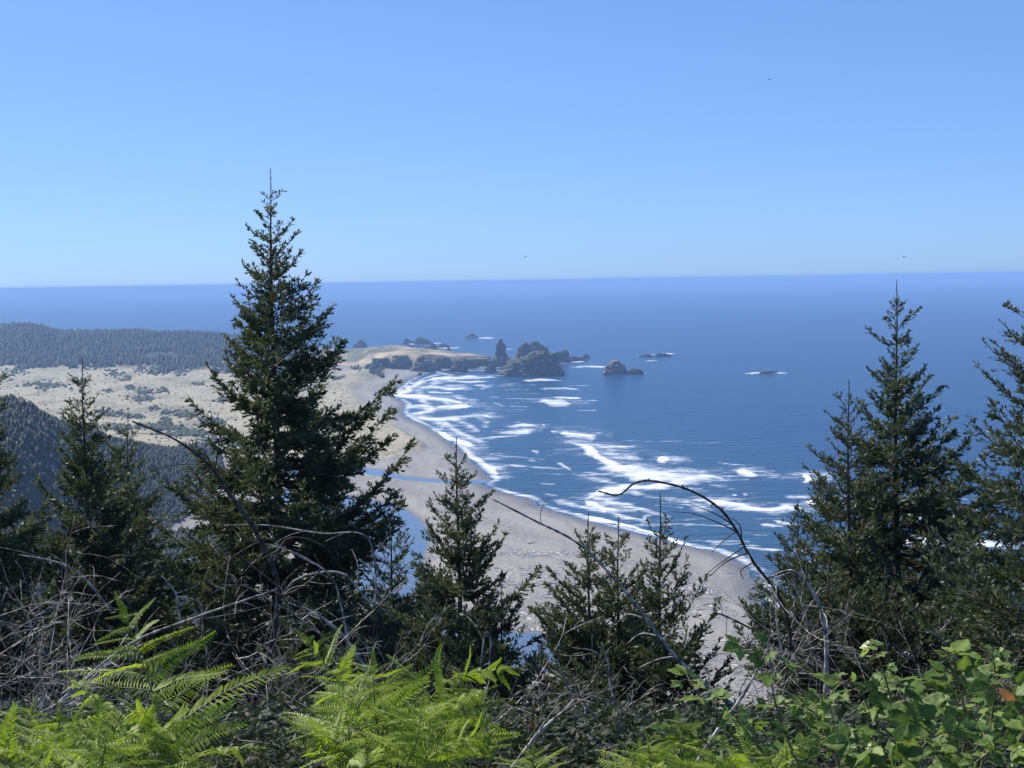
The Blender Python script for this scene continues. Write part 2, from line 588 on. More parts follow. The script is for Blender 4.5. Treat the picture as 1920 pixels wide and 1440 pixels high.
# ------------------------------------------------------------------ terrain sheet
def build_terrain():
    rows_px = np.concatenate([np.arange(592, 760, 1.6), np.arange(760, 900, 2.2), np.arange(900, 1290, 4.0)])
    r_far = H / np.tan(np.arctan((rows_px - HZ) / F))
    r_near = np.concatenate([[0.0, 0.7], np.geomspace(1.5, 750, 95)])
    rr = np.unique(np.round(np.concatenate([r_near, r_far[r_far > 760], [9000]]), 2))
    a_front = np.arctan((np.arange(-500, 2420, 5.5) - 960) / F)
    a_all = np.concatenate([np.linspace(-math.pi + 0.01, a_front[0] - 0.02, 40), a_front, np.linspace(a_front[-1] + 0.02, math.pi - 0.01, 40)])
    R, A = np.meshgrid(rr, a_all, indexing='ij')
    X, Y = R * np.sin(A), R * np.cos(A)
    # rows of equal depth inside the frontal fan keep the pixel spacing even
    z, sd, dn, px0, py0, ridge, spur, hs = land_height(X, Y)
    nR, nA = X.shape
    idx = np.arange(nR * nA).reshape(nR, nA)
    q = np.stack([idx[:-1, :-1], idx[:-1, 1:], idx[1:, 1:], idx[1:, :-1]], -1).reshape(-1, 4)
    # close the seam behind the viewer
    seam = np.stack([idx[:-1, -1], idx[:-1, 0], idx[1:, 0], idx[1:, -1]], -1)
    q = np.concatenate([q, seam])
    keep = (sd.ravel()[q].max(1) > -160) | (z.ravel()[q].max(1) > 0)
    q = q[keep][:, ::-1]
    used = np.unique(q)
    remap = np.full(nR * nA, -1)
    remap[used] = np.arange(len(used))
    V = np.stack([X.ravel(), Y.ravel(), z.ravel()], -1)[used]
    me = new_mesh('hillside_and_beach', V, remap[q], smooth=True)
    n = fbm(X / 22, Y / 50, seed=61)
    dune = sstep(-3, 4, dn + 14 * (n - 0.5)) * (Y > 500)
    near = sstep(5, 14, z - 4.0) * (np.hypot(X, Y) < 760)
    wood = np.maximum(sstep(2.0, 8, ridge - 3 + 10 * (n - 0.5)), sstep(3, 10, spur + 4 * (n - 0.5)))
    wood = np.maximum(wood, near)
    rock = sstep(2, 8, z) * sstep(-30, 5, hs)
    wet = sstep(26, 2, sd) * sstep(-200, 0, sd)
    for poly in (river_a_w, river_b_w):
        wet = np.maximum(wet, 0.8 * sstep(-9, 0, sdf(X, Y, poly)))
    terrace = sstep(25, 60, hs + 30 * (n - 0.5)) + sstep(720, 690, 960 + F * X / np.maximum(Y, 1))
    for nm, val in (('shore', np.clip(sd, -50, 600) / 100.0), ('terrace', np.clip(terrace, 0, 1)), ('dune', dune), ('wood', wood), ('rock', rock), ('wet', wet)):
        attr(me, nm, val.ravel()[used])
    m, nt, out = mat_new('land')
    k = NT(nt)
    P = k.pos()
    n1 = k.noise(k.scale(P, (0.012, 0.006, 0.02)), 1.0, 6, 0.6)
    n2 = k.noise(k.scale(P, (0.16, 0.06, 0.1)), 1.0, 5, 0.6)
    n3 = k.noise(k.scale(P, (0.9, 0.9, 0.9)), 1.0, 5, 0.6)
    sand = k.mix(k.step(n1, 0.3, 0.7), (0.235, 0.215, 0.19), (0.32, 0.293, 0.258))
    sand = k.mix(k.math('MULTIPLY', k.step(n2, 0.45, 0.75), 0.5), sand, (0.32, 0.30, 0.265))
    bd = k.node('ShaderNodeCombineXYZ')
    k.link(k.math('ADD', k.attr('shore'), k.math('MULTIPLY', n1, 1.2)), bd.inputs[0])
    bn = k.noise(bd.outputs[0], 6.0, 4, 0.6)
    sand = k.mix(k.math('MULTIPLY', k.step(bn, 0.42, 0.62), 0.55), sand, (0.185, 0.17, 0.155))
    sand = k.mix(k.math('MULTIPLY', k.attr('wet'), 0.75), sand, (0.095, 0.09, 0.085))
    dunec = k.mix(k.step(n2, 0.28, 0.6), (0.20, 0.17, 0.10), (0.395, 0.345, 0.235))
    dunec = k.mix(k.math('MULTIPLY', k.step(n1, 0.46, 0.66), 0.75), dunec, (0.17, 0.165, 0.10))
    c = k.mix(k.attr('dune'), sand, dunec)
    rockc = k.mix(k.step(n2, 0.3, 0.7), (0.05, 0.045, 0.036), (0.13, 0.115, 0.088))
    flat = k.attr('terrace')
    topc = k.mix(k.step(n1, 0.42, 0.58), (0.13, 0.125, 0.07), (0.44, 0.35, 0.22))
    rockc = k.mix(flat, rockc, topc)
    c = k.mix(k.attr('rock'), c, rockc)
    woodc = k.mix(k.step(n3, 0.35, 0.65), (0.022, 0.022, 0.014), (0.06, 0.052, 0.035))
    c = k.mix(k.attr('wood'), c, woodc)
    rough = k.math('SUBTRACT', 0.92, k.math('MULTIPLY', k.attr('wet'), 0.45))
    p = k.principled(c, rough, k.bump(n2, 0.6, 2.0), 0.25)
    k.link(p.outputs[0], out.inputs['Surface'])
    o = obj('terrain', me, m)
    tag(o, 'sandy beach, pale dunes, wooded hills and headland of the coast', 'land', kind='structure')
    return o


terrain = build_terrain()

# ------------------------------------------------------------------ ocean
Z1 = lambda L: [(600 + a / 3, 600 + b / 3) for a, b in L]
Z7 = lambda L: [(960 + a * .3125, 860 + b * .3125) for a, b in L]
# (polyline in photo pixels on the water, half-thickness in pixels, strength)
FOAM = [
    (Z1([(395, 415), (480, 395), (560, 350), (640, 330), (830, 325), (1020, 325)]), 3.0, 1.1),
    (Z1([(640, 290), (690, 300), (740, 312)]), 3, 1.0),
    (Z1([(490, 350), (530, 370), (500, 395), (420, 420), (500, 430), (620, 440), (720, 450), (800, 470)]), 4.2, 1.1),
    (Z1([(650, 345), (760, 345), (840, 350), (960, 345)]), 2.4, 0.95),
    (Z1([(560, 372), (700, 385), (800, 390), (840, 400)]), 2.8, 1.0),
    (Z1([(600, 405), (750, 410)]), 2.4, 0.9),
    (Z1([(850, 370), (940, 368)]), 2.6, 1.0), (Z1([(980, 370), (1090, 370)]), 1.6, 0.8),
    (Z1([(640, 435), (700, 450), (800, 465)]), 4, 1.1), (Z1([(640, 495), (750, 490), (870, 483)]), 4, 1.1),
    (Z1([(460, 500), (560, 480), (640, 500), (560, 520), (480, 530)]), 5, 1.0),
    (Z1([(465, 540), (560, 555), (700, 560), (780, 545), (880, 535), (950, 555)]), 5, 1.05),
    (Z1([(780, 545), (900, 560), (1000, 540)]), 4, 0.6),
    (Z1([(700, 560), (720, 590), (690, 610), (620, 610)]), 4, 1.0),
    (Z1([(620, 610), (720, 650), (790, 680), (830, 710), (800, 730)]), 5.5, 1.1),
    (Z1([(830, 740), (900, 780), (960, 820), (990, 870), (985, 890)]), 5, 1.1),
    (Z1([(780, 660), (860, 675), (1000, 660), (1110, 655)]), 2.0, 0.9),
    (Z1([(940, 435), (1020, 432)]), 2, 0.9), (Z1([(975, 468), (1030, 476)]), 3, 1.0), (Z1([(1018, 484), (1036, 486)]), 2.5, 1.0),
    (Z1([(1130, 335), (1180, 340), (1240, 335), (1360, 342)]), 2.6, 1.0), (Z1([(1240, 390), (1400, 386), (1480, 390)]), 2.2, 0.95),
    (Z1([(1220, 460), (1300, 466), (1420, 470)]), 6, 1.0), (Z1([(1310, 440), (1470, 438)]), 2.6, 1.0), (Z1([(1060, 488), (1180, 487)]), 2, 0.9),
    (Z1([(1060, 600), (1150, 590), (1210, 600)]), 4.5, 0.9), (Z1([(1020, 632), (1100, 635), (1200, 620)]), 4.5, 0.95), (Z1([(1245, 592), (1262, 594)]), 3, 1.1),
    (Z1([(1330, 640), (1420, 650), (1530, 655)]), 8, 1.05), (Z1([(1290, 628), (1335, 628)]), 2.6, 1.0),
    (Z1([(1370, 695), (1470, 715), (1530, 760), (1600, 800), (1700, 835), (1900, 850)]), 7, 1.15),
    (Z1([(1480, 705), (1640, 715), (1780, 712)]), 4, 0.95), (Z1([(1540, 740), (1720, 770), (1850, 800)]), 12, 0.72),
    (Z1([(1340, 800), (1420, 850)]), 2.6, 1.0), (Z1([(1190, 735), (1250, 745)]), 3.5, 1.0), (Z1([(1085, 820), (1160, 825)]), 2.4, 1.0), (Z1([(1170, 790), (1220, 797)]), 2, 0.9),
    (Z1([(1480, 862), (1620, 870), (1700, 860)]), 2.5, 0.9), (Z1([(1210, 690), (1350, 690)]), 5, 0.45), (Z1([(1330, 730), (1450, 760), (1500, 800)]), 8, 0.5),
    (Z7([(470, 0), (560, 40), (700, 80), (900, 95), (1100, 110), (1300, 130)]), 9, 1.0),
    (Z7([(600, 20), (800, 50), (1000, 75), (1250, 100)]), 11, 0.72),
    (Z7([(270, 25), (360, 75)]), 2.6, 1.0), (Z7([(420, 90), (540, 98)]), 2, 0.9),
    (Z7([(420, 250), (450, 220), (560, 200), (700, 170), (850, 170), (1000, 150), (1200, 140)]), 7, 1.1),
    (Z7([(700, 85), (760, 110), (900, 120), (1200, 140)]), 6, 1.0),
    (Z7([(430, 255), (500, 290), (640, 325)]), 5, 1.1), (Z7([(560, 270), (700, 300), (830, 310)]), 4, 0.85),
    (Z7([(1350, 80), (1400, 92), (1480, 102)]), 5.5, 1.3), (Z7([(1745, 105), (1800, 120)]), 7, 1.4), (Z7([(890, 2), (955, 14)]), 5.5, 1.3), (Z7([(1480, 95), (1750, 118)]), 6, 0.6),
    (Z7([(1100, 245), (1250, 270), (1400, 300), (1550, 310), (1640, 290), (1830, 310)]), 8, 1.05), (Z7([(1810, 268), (1860, 275)]), 6, 1.3),
    (Z7([(290, 318), (400, 340), (550, 375), (700, 405), (800, 440), (900, 475), (1000, 510), (1100, 530), (1200, 545)]), 3.2, 1.15),
    (Z7([(640, 385), (760, 395), (800, 340), (880, 335)]), 3.5, 0.8), (Z7([(1000, 300), (1040, 296)]), 2, 0.8),
    (Z7([(1560, 370), (1640, 385), (1720, 410)]), 4, 1.0), (Z7([(1450, 395), (1660, 412)]), 4, 0.75), (Z7([(1650, 235), (1830, 235)]), 5, 0.75),
    (Z7([(1160, 500), (1300, 512)]), 2.4, 0.9), (Z7([(1200, 560), (1300, 558)]), 2.4, 0.8), (Z7([(1390, 535), (1500, 548), (1640, 555)]), 2.6, 1.0),
    (Z7([(1330, 222), (1350, 215)]), 3.5, 1.1), (Z7([(1400, 212), (1425, 222)]), 3.5, 1.1),
    (Z7([(155, 150), (290, 158)]), 2.4, 1.0), (Z7([(190, 207), (290, 222)]), 2.6, 0.95), (Z7([(0, 40), (90, 45)]), 3, 1.0), (Z7([(170, 60), (290, 65)]), 3, 0.55),
    ([(1540, 940), (1700, 960), (1800, 985)], 9, 0.95), ([(1560, 1010), (1750, 1015), (1900, 1030)], 11, 1.05), ([(1600, 1080), (1750, 1100), (1940, 1110)], 12, 0.95),
    ([(1480, 1120), (1600, 1150), (1750, 1195), (1940, 1225)], 10, 1.1), ([(1600, 1190), (1800, 1250), (1940, 1280)], 8, 1.1),
    ([(752, 641), (775, 645), (806, 646), (830, 642)], 1.6, 1.0), ([(806, 651), (840, 653), (872, 651)], 1.5, 0.95), ([(864, 634), (895, 633.5), (928, 633)], 1.5, 1.0), ([(823, 657), (840, 660), (858, 661)], 1.4, 0.8),
    ([(948, 654.5), (966, 655)], 1.6, 0.9), ([(1196, 668), (1225, 667), (1262, 663)], 2.6, 1.05), ([(1205, 677), (1238, 676)], 1.6, 0.9),
    ([(1048, 681), (1075, 679), (1103, 676)], 2.2, 1.0), ([(1063, 688), (1100, 687.5), (1142, 688)], 1.8, 0.95), ([(1396, 700), (1440, 699.5), (1480, 699)], 1.8, 1.05),
    ([(1130, 700), (1160, 701.5), (1222, 699)], 1.5, 1.0), ([(815, 686), (850, 692), (905, 688)], 2.0, 0.9), ([(840, 699), (880, 694), (946, 695)], 2.0, 0.8), ([(820, 704), (900, 706), (960, 702)], 2.2, 0.7),
    ([(948, 704), (1000, 704), (1060, 702)], 1.4, 0.75), ([(1063, 671), (1105, 669)], 1.5, 0.8),
]


_rf = np.random.default_rng(99)
for _ in range(1500):
    # small foam streaks scattered through the surf zone
    if len(FOAM) > 260:
        break
    px_, py_ = _rf.uniform(740, 1900), _rf.uniform(700, 1200)
    g_ = ground(px_, py_)
    off = -float(sdf(np.array([g_.x]), np.array([g_.y]), land_poly)[0])
    if 12 < off < 380 and _rf.random() < math.exp(-off / 200):
        k_ = (py_ - 600) / 250
        L_ = _rf.uniform(14, 55) * (0.6 + 0.5 * k_)
        sl = _rf.normal(0.02, 0.05)
        FOAM.append(([(px_ - L_, py_ - sl * L_), (px_, py_ + _rf.normal(0, 0.6)), (px_ + L_, py_ + sl * L_)], _rf.uniform(0.8, 1.9) * (0.6 + 0.5 * k_), _rf.uniform(0.45, 0.8)))


def build_ocean():
    xs = np.arange(-160, 2081, 4.0)
    ys = np.concatenate([HZ + np.array([5.4, 6, 7, 8.5]), np.arange(537, 620, 3.0), np.arange(620, 770, 1.25), np.arange(770, 1060, 2.0), np.arange(1060, 1330, 5.0)])
    PX, PY = np.meshgrid(xs, ys)
    # rows follow the sea's own horizontal, not the tilted frame
    PYt = PY + (960 - PX) * math.tan(ROLL)
    X, Y = ground_np(PX, PYt)
    foam = np.zeros(PX.shape)
    wx = (fbm(X / 40, Y / 90, seed=71, octaves=3) - 0.5)
    wy = (fbm(X / 30, Y / 60, seed=73, octaves=3) - 0.5)
    for pts, th, st in FOAM:
        p = np.array(pts)
        if np.hypot(*(p[-1] - p[0])) < 45 and th < 5:
            st, th = st * 0.85, th * 0.75
        x0, x1, y0, y1 = p[:, 0].min() - 40, p[:, 0].max() + 40, p[:, 1].min() - 5 * th - 6, p[:, 1].max() + 5 * th + 6
        sel = (PX > x0) & (PX < x1) & (PYt > y0) & (PYt < y1)
        if not sel.any():
            continue
        ux = PX[sel] + wx[sel] * th * 7
        uy = PYt[sel] + wy[sel] * th * 1.8
        # foreshortened distance: foam is stretched along the crest lines
        d, tt = seg_dist_t(ux * 0.45, uy, p * np.array([0.45, 1.0]))
        tp = 0.15 + 0.85 * np.clip(np.sin(math.pi * np.clip(tt, 0, 1)) * 1.7, 0, 1)
        e = st * np.exp(-(d / (th * 1.15 * tp)) ** 2) * (0.75 + 0.25 * tp)
        if th > 3.5:
            # soft streaky trail behind the breaker
            dt = seg_dist(ux * 0.2, uy, (p + np.array([th * 3, -th * 0.5])) * np.array([0.2, 1.0]))
            e = np.maximum(e, 0.55 * st * np.exp(-(dt / (th * 1.6)) ** 2))
        foam[sel] = np.maximum(foam[sel], e)
    sd = sdf(X, Y, land_poly)
    swash = np.exp(-((-sd - 7) / 8.0) ** 2) * (0.55 + 0.5 * fbm(X / 35, Y / 70, seed=81))
    foam = np.maximum(foam, np.where(PYt > 700, swash, swash * 0.6))
    surf = sstep(-520, -30, sd)
    # thin lacy lines left by earlier waves, following the curve of the beach
    wob = fbm(X / 90, Y / 140, seed=83, octaves=4) - 0.5
    gate = fbm(X / 120, Y / 200, seed=85, octaves=3)
    for off, wd_, st_, gt in ((30, 5, 0.85, 0.46), (62, 6, 0.8, 0.5), (105, 8, 0.75, 0.52), (160, 10, 0.7, 0.55), (230, 12, 0.6, 0.57)):
        line = st_ * np.exp(-((-sd - off + wob * off * 1.1) / (wd_ * (1 + PYt * 0 + np.clip(Y / 1500, 0.8, 2)))) ** 2)
        foam = np.maximum(foam, line * sstep(gt - 0.08, gt + 0.10, gate + 0.0008 * off * wob) * (PYt > 702))
    foam = np.maximum(foam, 0.0)
    near = sstep(0.5, 1.2, foam)
    Z = 1.3 * near * sstep(-700, -60, sd) * sstep(0, -60, sd) + 0.35 * (fbm(X / 28, Y / 16, seed=91, octaves=3) - 0.5) * sstep(6000, 800, Y)
    Z = np.where(sd > -14, np.minimum(Z, 0.12), Z)
    n0, n1 = X.shape
    idx = np.arange(n0 * n1).reshape(n0, n1)
    q = np.stack([idx[:-1, :-1], idx[1:, :-1], idx[1:, 1:], idx[:-1, 1:]], -1).reshape(-1, 4)
    q = q[sd.ravel()[q].min(1) < 70]
    used = np.unique(q)
    remap = np.full(n0 * n1, -1)
    remap[used] = np.arange(len(used))
    V = np.stack([X, Y, Z], -1).reshape(-1, 3)[used]
    fo = foam.ravel()[used]
    sh = surf.ravel()[used]
    # the rest of the sea: a far ring and both flanks, joined on as large plain faces a little lower
    far = 110000.0
    xr0, yr0 = ground(2080, 540 + (960 - 2080) * math.tan(ROLL))[:2]
    extra = []
    right = [ground_np(np.array([2080.0]), np.array([yy + (960 - 2080) * math.tan(ROLL)])) for yy in ys]
    left = [ground_np(np.array([-160.0]), np.array([yy + (960 + 160) * math.tan(ROLL)])) for yy in ys]
    b = len(V)
    ev, ef = [], []
    for side, sgn in ((right, 1), (left, -1)):
        base = b + len(ev)
        for (gx, gy) in side:
            ev.append((gx[0], gy[0], 0.0))
            ev.append((sgn * far, min(gy[0], far * 0.9) if gy[0] < far else gy[0], 0.0))
        for i in range(len(side) - 1):
            a = base + 2 * i
            ef.append((a, a + 2, a + 3, a + 1) if sgn > 0 else (a, a + 1, a + 3, a + 2))
    # behind the last near row on the right flank
    gx, gy = right[-1]
    k0 = b + len(ev)
    ev += [(gx[0], gy[0], 0.0), (far, gy[0], 0.0), (far, -far, 0.0), (700.0, -far, 0.0), (700.0, 0.0, 0.0)]
    ef.append((k0, k0 + 4, k0 + 3, k0 + 2))
    ef.append((k0, k0 + 2, k0 + 1, k0 + 1))
    B = Builder()
    B.add(V, remap[q], 0)
    B.n = 0
    B.add(np.array(ev), np.array(ef), 0)
    B.n = 0
    me = B.mesh('ocean', smooth=True)
    attr(me, 'foam', np.concatenate([fo, np.zeros(len(ev))]))
    attr(me, 'surf', np.concatenate([sh, np.zeros(len(ev))]))
    m, nt, out = mat_new('sea_water')
    k = NT(nt)
    P = k.pos()
    w1 = k.noise(k.scale(P, (0.03, 0.07, 0.05)), 1.0, 5, 0.6)
    w2 = k.noise(k.scale(P, (0.0006, 0.0011, 0.001)), 1.0, 5, 0.55)
    fn = k.noise(k.scale(P, (0.018, 0.045, 0.05)), 1.0, 6, 0.65)
    fn2 = k.noise(k.scale(P, (0.09, 0.2, 0.2)), 1.0, 5, 0.65)
    cap = k.noise(k.scale(P, (0.03, 0.04, 0.05)), 1.0, 3, 0.6)
    deep = k.mix(k.step(w2, 0.35, 0.65), (0.003, 0.042, 0.115), (0.006, 0.056, 0.135))
    deep = k.mix(k.step(w1, 0.35, 0.68), (0.002, 0.030, 0.088), deep)  # light and dark of the wave slopes painted into the water colour
    col = k.mix(k.math('MULTIPLY', k.attr('surf'), 0.5), deep, (0.03, 0.085, 0.14))
    nn = k.math('ADD', k.math('MULTIPLY', fn, 0.5), k.math('MULTIPLY', fn2, 0.5))
    fsum = k.math('ADD', k.attr('foam'), k.math('MULTIPLY', k.math('SUBTRACT', nn, 0.5), 2.9))
    fmask = k.math('MULTIPLY', k.step(fsum, 0.40, 1.25), 0.95)
    capm = k.math('MULTIPLY', k.step(cap, 0.75, 0.80), 0.45)
    fmask = k.math('MAXIMUM', fmask, capm)
    water = k.principled(col, 0.22, k.bump(w1, 0.9, 6.0), 0.12)
    water.inputs['IOR'].default_value = 1.33
    white = k.principled((0.82, 0.84, 0.85), 0.9, None, 0.1)
    ms = k.node('ShaderNodeMixShader')
    k.link(fmask, ms.inputs[0])
    k.link(water.outputs[0], ms.inputs[1])
    k.link(white.outputs[0], ms.inputs[2])
    k.link(ms.outputs[0], out.inputs['Surface'])
    o = obj('ocean', me, m)
    tag(o, 'blue open ocean with lines of white surf rolling to the beach', 'sea', kind='structure')


build_ocean()


def build_river():
    m, nt, out = mat_new('river_water')
    k = NT(nt)
    w = k.noise(k.scale(k.pos(), (0.4, 0.4, 0.4)), 1.0, 3)
    p = k.principled((0.09, 0.125, 0.165), 0.06, k.bump(w, 0.04, 0.3), 0.5)
    p.inputs['IOR'].default_value = 1.33
    k.link(p.outputs[0], out.inputs['Surface'])
    for poly, zz, lab in ((RIVER_A, 0.20, 'shallow river channel crossing the sand to the surf'), (RIVER_B, 0.205, 'calm blue river pool behind the driftwood beach')):
        c = np.array([ground(*p_)[:2] for p_ in poly])
        v = np.concatenate([c, np.full((len(c), 1), zz)], 1)
        me = bpy.data.meshes.new('river')
        me.from_pydata(v.tolist(), [], [list(range(len(c)))[::-1]])
        me.update()
        if me.polygons[0].normal.z < 0:
            me.flip_normals()
        o = obj('river', me, m)
        tag(o, lab, 'river', kind='structure')


build_river()


# ------------------------------------------------------------------ sea stacks
def rock_mat():
    m, nt, out = mat_new('stack_rock')
    k = NT(nt)
    P = k.pos()
    n1 = k.noise(k.scale(P, (0.05, 0.05, 0.10)), 1.0, 6, 0.65)
    n2 = k.noise(k.scale(P, (0.25, 0.25, 0.08)), 1.0, 5, 0.6)
    c = k.mix(k.step(n2, 0.3, 0.7), (0.055, 0.048, 0.037), (0.155, 0.132, 0.098))
    nz = k.node('ShaderNodeSeparateXYZ')
    k.link(k.node('ShaderNodeNewGeometry').outputs['Normal'], nz.inputs[0])
    top = k.math('MULTIPLY', k.step(nz.outputs[2], 0.35, 0.7), k.step(n1, 0.35, 0.55))
    c = k.mix(k.math('MULTIPLY', top, k.attr('green')), c, (0.115, 0.112, 0.052))
    c = k.mix(k.math('MULTIPLY', k.step(nz.outputs[2], 0.4, 0.8), k.attr('pale')), c, (0.36, 0.30, 0.22))
    pz = k.node('ShaderNodeSeparateXYZ')
    k.link(P, pz.inputs[0])
    c = k.mix(k.step(pz.outputs[2], 4.5, 1.5), c, (0.035, 0.033, 0.03))
    p = k.principled(c, 0.9, k.bump(n2, 0.9, 3.0), 0.2)
    k.link(p.outputs[0], out.inputs['Surface'])
    return m


M['rock'] = rock_mat()


def stack(prof, label, depth=0.8, base_py=None, green=0.6, pale=0.0, seed=1, name='sea_stack', amp=0.10, back=0.0, extra=()):
    """prof: list of (py, px_left, px_right) from base to top in photo pixels"""
    py0, l0, r0 = prof[0]
    c0 = ground((l0 + r0) / 2, base_py or py0)
    dist = c0.y + back
    mpp = dist / F
    N = 56
    rows = []
    pys = np.array([p[0] for p in prof], float)
    ls = np.array([p[1] for p in prof], float)
    rs = np.array([p[2] for p in prof], float)
    t = np.linspace(0, 1, 44)
    o_ = np.argsort(-pys)
    pyt = pys[0] + (pys[-1] - pys[0]) * t
    lt = np.interp(-pyt, -pys[o_], ls[o_])
    rt = np.interp(-pyt, -pys[o_], rs[o_])
    ang = np.linspace(0, 2 * math.pi, N, endpoint=False)
    V = []
    wmax = (rs - ls).max() * mpp / 2
    cx0 = at((l0 + r0) / 2, py0, dist)
    for i in range(len(t)):
        hw = (rt[i] - lt[i]) / 2 * mpp
        p = at((lt[i] + rt[i]) / 2, pyt[i], dist)
        z = max(p.z, 0) if i else -3.0
        ca, sa = np.cos(ang), np.sin(ang)
        ex = 0.8
        x = p.x + hw * np.sign(ca) * np.abs(ca) ** ex
        dp = max(hw * depth, min(wmax * depth * 0.35, hw))
        y = dist + dp * np.sign(sa) * np.abs(sa) ** ex
        V.append(np.stack([x, y, np.full(N, z)], -1))
    V.append(np.array([[at((lt[-1] + rt[-1]) / 2, pyt[-1], dist).x, dist, at(lt[-1], pyt[-1], dist).z + 0.2]]))
    V = np.concatenate(V)
    s = max(wmax, 3)
    cx = cx0.x
    n1 = fbm((V[:, 0]) / (s * .45) + seed * 9.1, V[:, 1] / (s * .45), V[:, 2] / (s * .55), seed=seed, octaves=5, gain=0.55) - 0.5
    n2 = fbm((V[:, 0]) / (s * .13) + seed * 3.1, V[:, 1] / (s * .13), V[:, 2] / (s * .4), seed=seed + 5, octaves=3) - 0.5
    rr = np.clip((n1 * 5.0 - np.abs(n2) * 7.0 + 0.75) * amp * s, -0.35 * s, 0.3 * s)
    dx, dy = V[:, 0] - cx, V[:, 1] - dist
    rad = np.hypot(dx, dy) + 1e-6
    lim = np.clip(rad / (0.3 * s), 0.15, 1)
    V[:, 0] += dx / rad * rr * lim
    V[:, 1] += dy / rad * rr * lim
    V[:, 2] += np.where(V[:, 2] > 1, (n1 * 2.6 - np.abs(n2) * 2.0 + 0.3) * amp * s * 0.8, 0)
    faces = []
    for i in range(len(t) - 1):
        for j in range(N):
            a, b = i * N + j, i * N + (j + 1) % N
            faces.append((a, b, b + N, a + N))
    top = len(t) * N
    for j in range(N):
        faces.append(((len(t) - 1) * N + j, (len(t) - 1) * N + (j + 1) % N, top, top))
    B = Builder()
    org = np.array([cx, dist, 0.0])
    B.add(V - org, faces)
    me = B.mesh(name)
    attr(me, 'green', np.full(len(me.vertices), green))
    attr(me, 'pale', np.full(len(me.vertices), pale))
    o = obj(name, me, M['rock'], loc=org)
    tag(o, label, 'sea stack' if name == 'sea_stack' else 'rock', 'rocks standing off the headland')
    return o


stack([(703, 944, 1058), (697, 948, 1056), (684, 955, 1054), (681, 957, 1050), (674, 963, 1044), (668, 975, 1035), (663, 990, 1022), (660, 1000, 1010)],
      'largest broad rock island with grassy top and cliffed foot', 0.75, seed=3, green=1.0, amp=0.15)
stack([(690, 962, 1002), (672, 965, 998), (664, 968, 995.5), (655, 973, 993), (646, 980, 989), (642, 983, 986.5)], 'pointed rock pyramid rising behind the left of the broad grassy island', 0.7, seed=7, back=140, green=0.3, amp=0.13)
stack([(690, 985, 1044), (670, 988, 1040), (662, 990, 1034), (654, 992, 1025), (648, 994, 1018), (643, 999, 1010), (640.5, 1003, 1008)], 'rounded dome rock behind the broad grassy island', 0.8, seed=11, back=260, green=0.8, amp=0.13)
stack([(680, 1034, 1067), (672, 1036, 1066), (664, 1040, 1065.5), (660, 1046, 1065), (657, 1057, 1064)], 'square-topped rock block just right of the broad island', 0.8, seed=13, amp=0.13)
stack([(677, 1064, 1102), (674, 1066, 1098), (671, 1068, 1084), (669, 1071, 1078)], 'low dark reef rock trailing seaward of the square block', 0.5, seed=17, amp=0.16, green=0)
stack([(671, 1090, 1106), (667, 1094, 1104), (664.5, 1097, 1101)], 'small knob of rock at the seaward end of the reef', 0.7, seed=19, amp=0.12, green=0)
stack([(687, 914, 964), (680, 918, 961), (672, 922, 957), (667, 928, 951), (662, 929.5, 947), (655, 930.5, 946), (650, 930.5, 946.5), (645.5, 931.5, 945.5), (643, 935, 941.5), (640, 934.8, 942), (636.5, 936, 941)],
      'tall chimney-like stack with knobbed top on a wide cone', 0.75, seed=23, amp=0.05, green=0.4)
stack([(688, 947, 962), (680, 949, 961), (674, 951, 959.5), (670.5, 954, 957)], 'small blunt spike between the chimney stack and the broad island', 0.9, seed=29, amp=0.09, green=0.2)
stack([(697, 768, 815), (690, 771, 813), (683, 775, 810), (676, 780, 804), (670, 785, 797), (666, 788, 793)], 'pyramid bluff with tan top at the beach end of the cliffs', 0.8, seed=31, amp=0.09, pale=0.8, green=0.3, name='sea_bluff')
stack([(697, 843, 878), (690, 846, 875), (684, 849, 870), (679, 852, 864), (675.5, 856, 860)], 'dark cone rock standing in the foam before the cliffs', 0.85, seed=37, amp=0.12, green=0.1)
stack([(698, 907, 932), (693, 911, 930), (688, 915, 926), (684.5, 918, 922)], 'small dark humped rock between the cone rock and the broad island', 0.8, seed=41, amp=0.14, green=0.0)
stack([(695, 811, 828), (690, 813, 826), (685, 816, 822)], 'little dark rock at the foot of the pyramid bluff', 0.8, seed=43, amp=0.14, green=0.0)
stack([(692, 829, 837), (689.5, 830, 835), (688, 831.5, 834)], 'tiny rock on the sand beside the pyramid bluff', 0.8, seed=45, amp=0.12, green=0.0)
stack([(704, 783, 792), (700, 784.5, 790.5), (697.5, 786.5, 788.5)], 'lone dark boulder on the far corner of the beach', 0.9, seed=47, amp=0.12, green=0.0, name='boulder')
stack([(662, 790, 824), (656, 793, 822), (650, 799, 819), (645, 806, 815), (643, 809, 812)], 'steep dark rock with sloping left side behind the headland', 0.8, seed=53, amp=0.09, green=0.6)
stack([(664, 833, 850), (659, 835, 848), (655, 838, 845), (652, 840, 842.5)], 'small pointed rock right of the steep rock behind the headland', 0.9, seed=57, amp=0.10, green=0.4)
stack([(656, 762, 780), (652, 764, 778), (648, 768, 774), (646.5, 769.5, 772)], 'small rock peeping over the cliff top', 0.8, seed=59, amp=0.1, green=0.5)
stack([(646, 776, 812), (641, 778, 808), (636, 781, 799), (633, 784, 792), (632, 786, 789)], 'humped offshore rock ringed by foam, left of the row', 0.7, seed=61, amp=0.11, green=0.2)
stack([(644, 755, 778), (640, 758, 774), (637, 760, 768), (635, 762, 765)], 'low jagged offshore rock left of the humped one', 0.6, seed=63, amp=0.14, green=0.0)
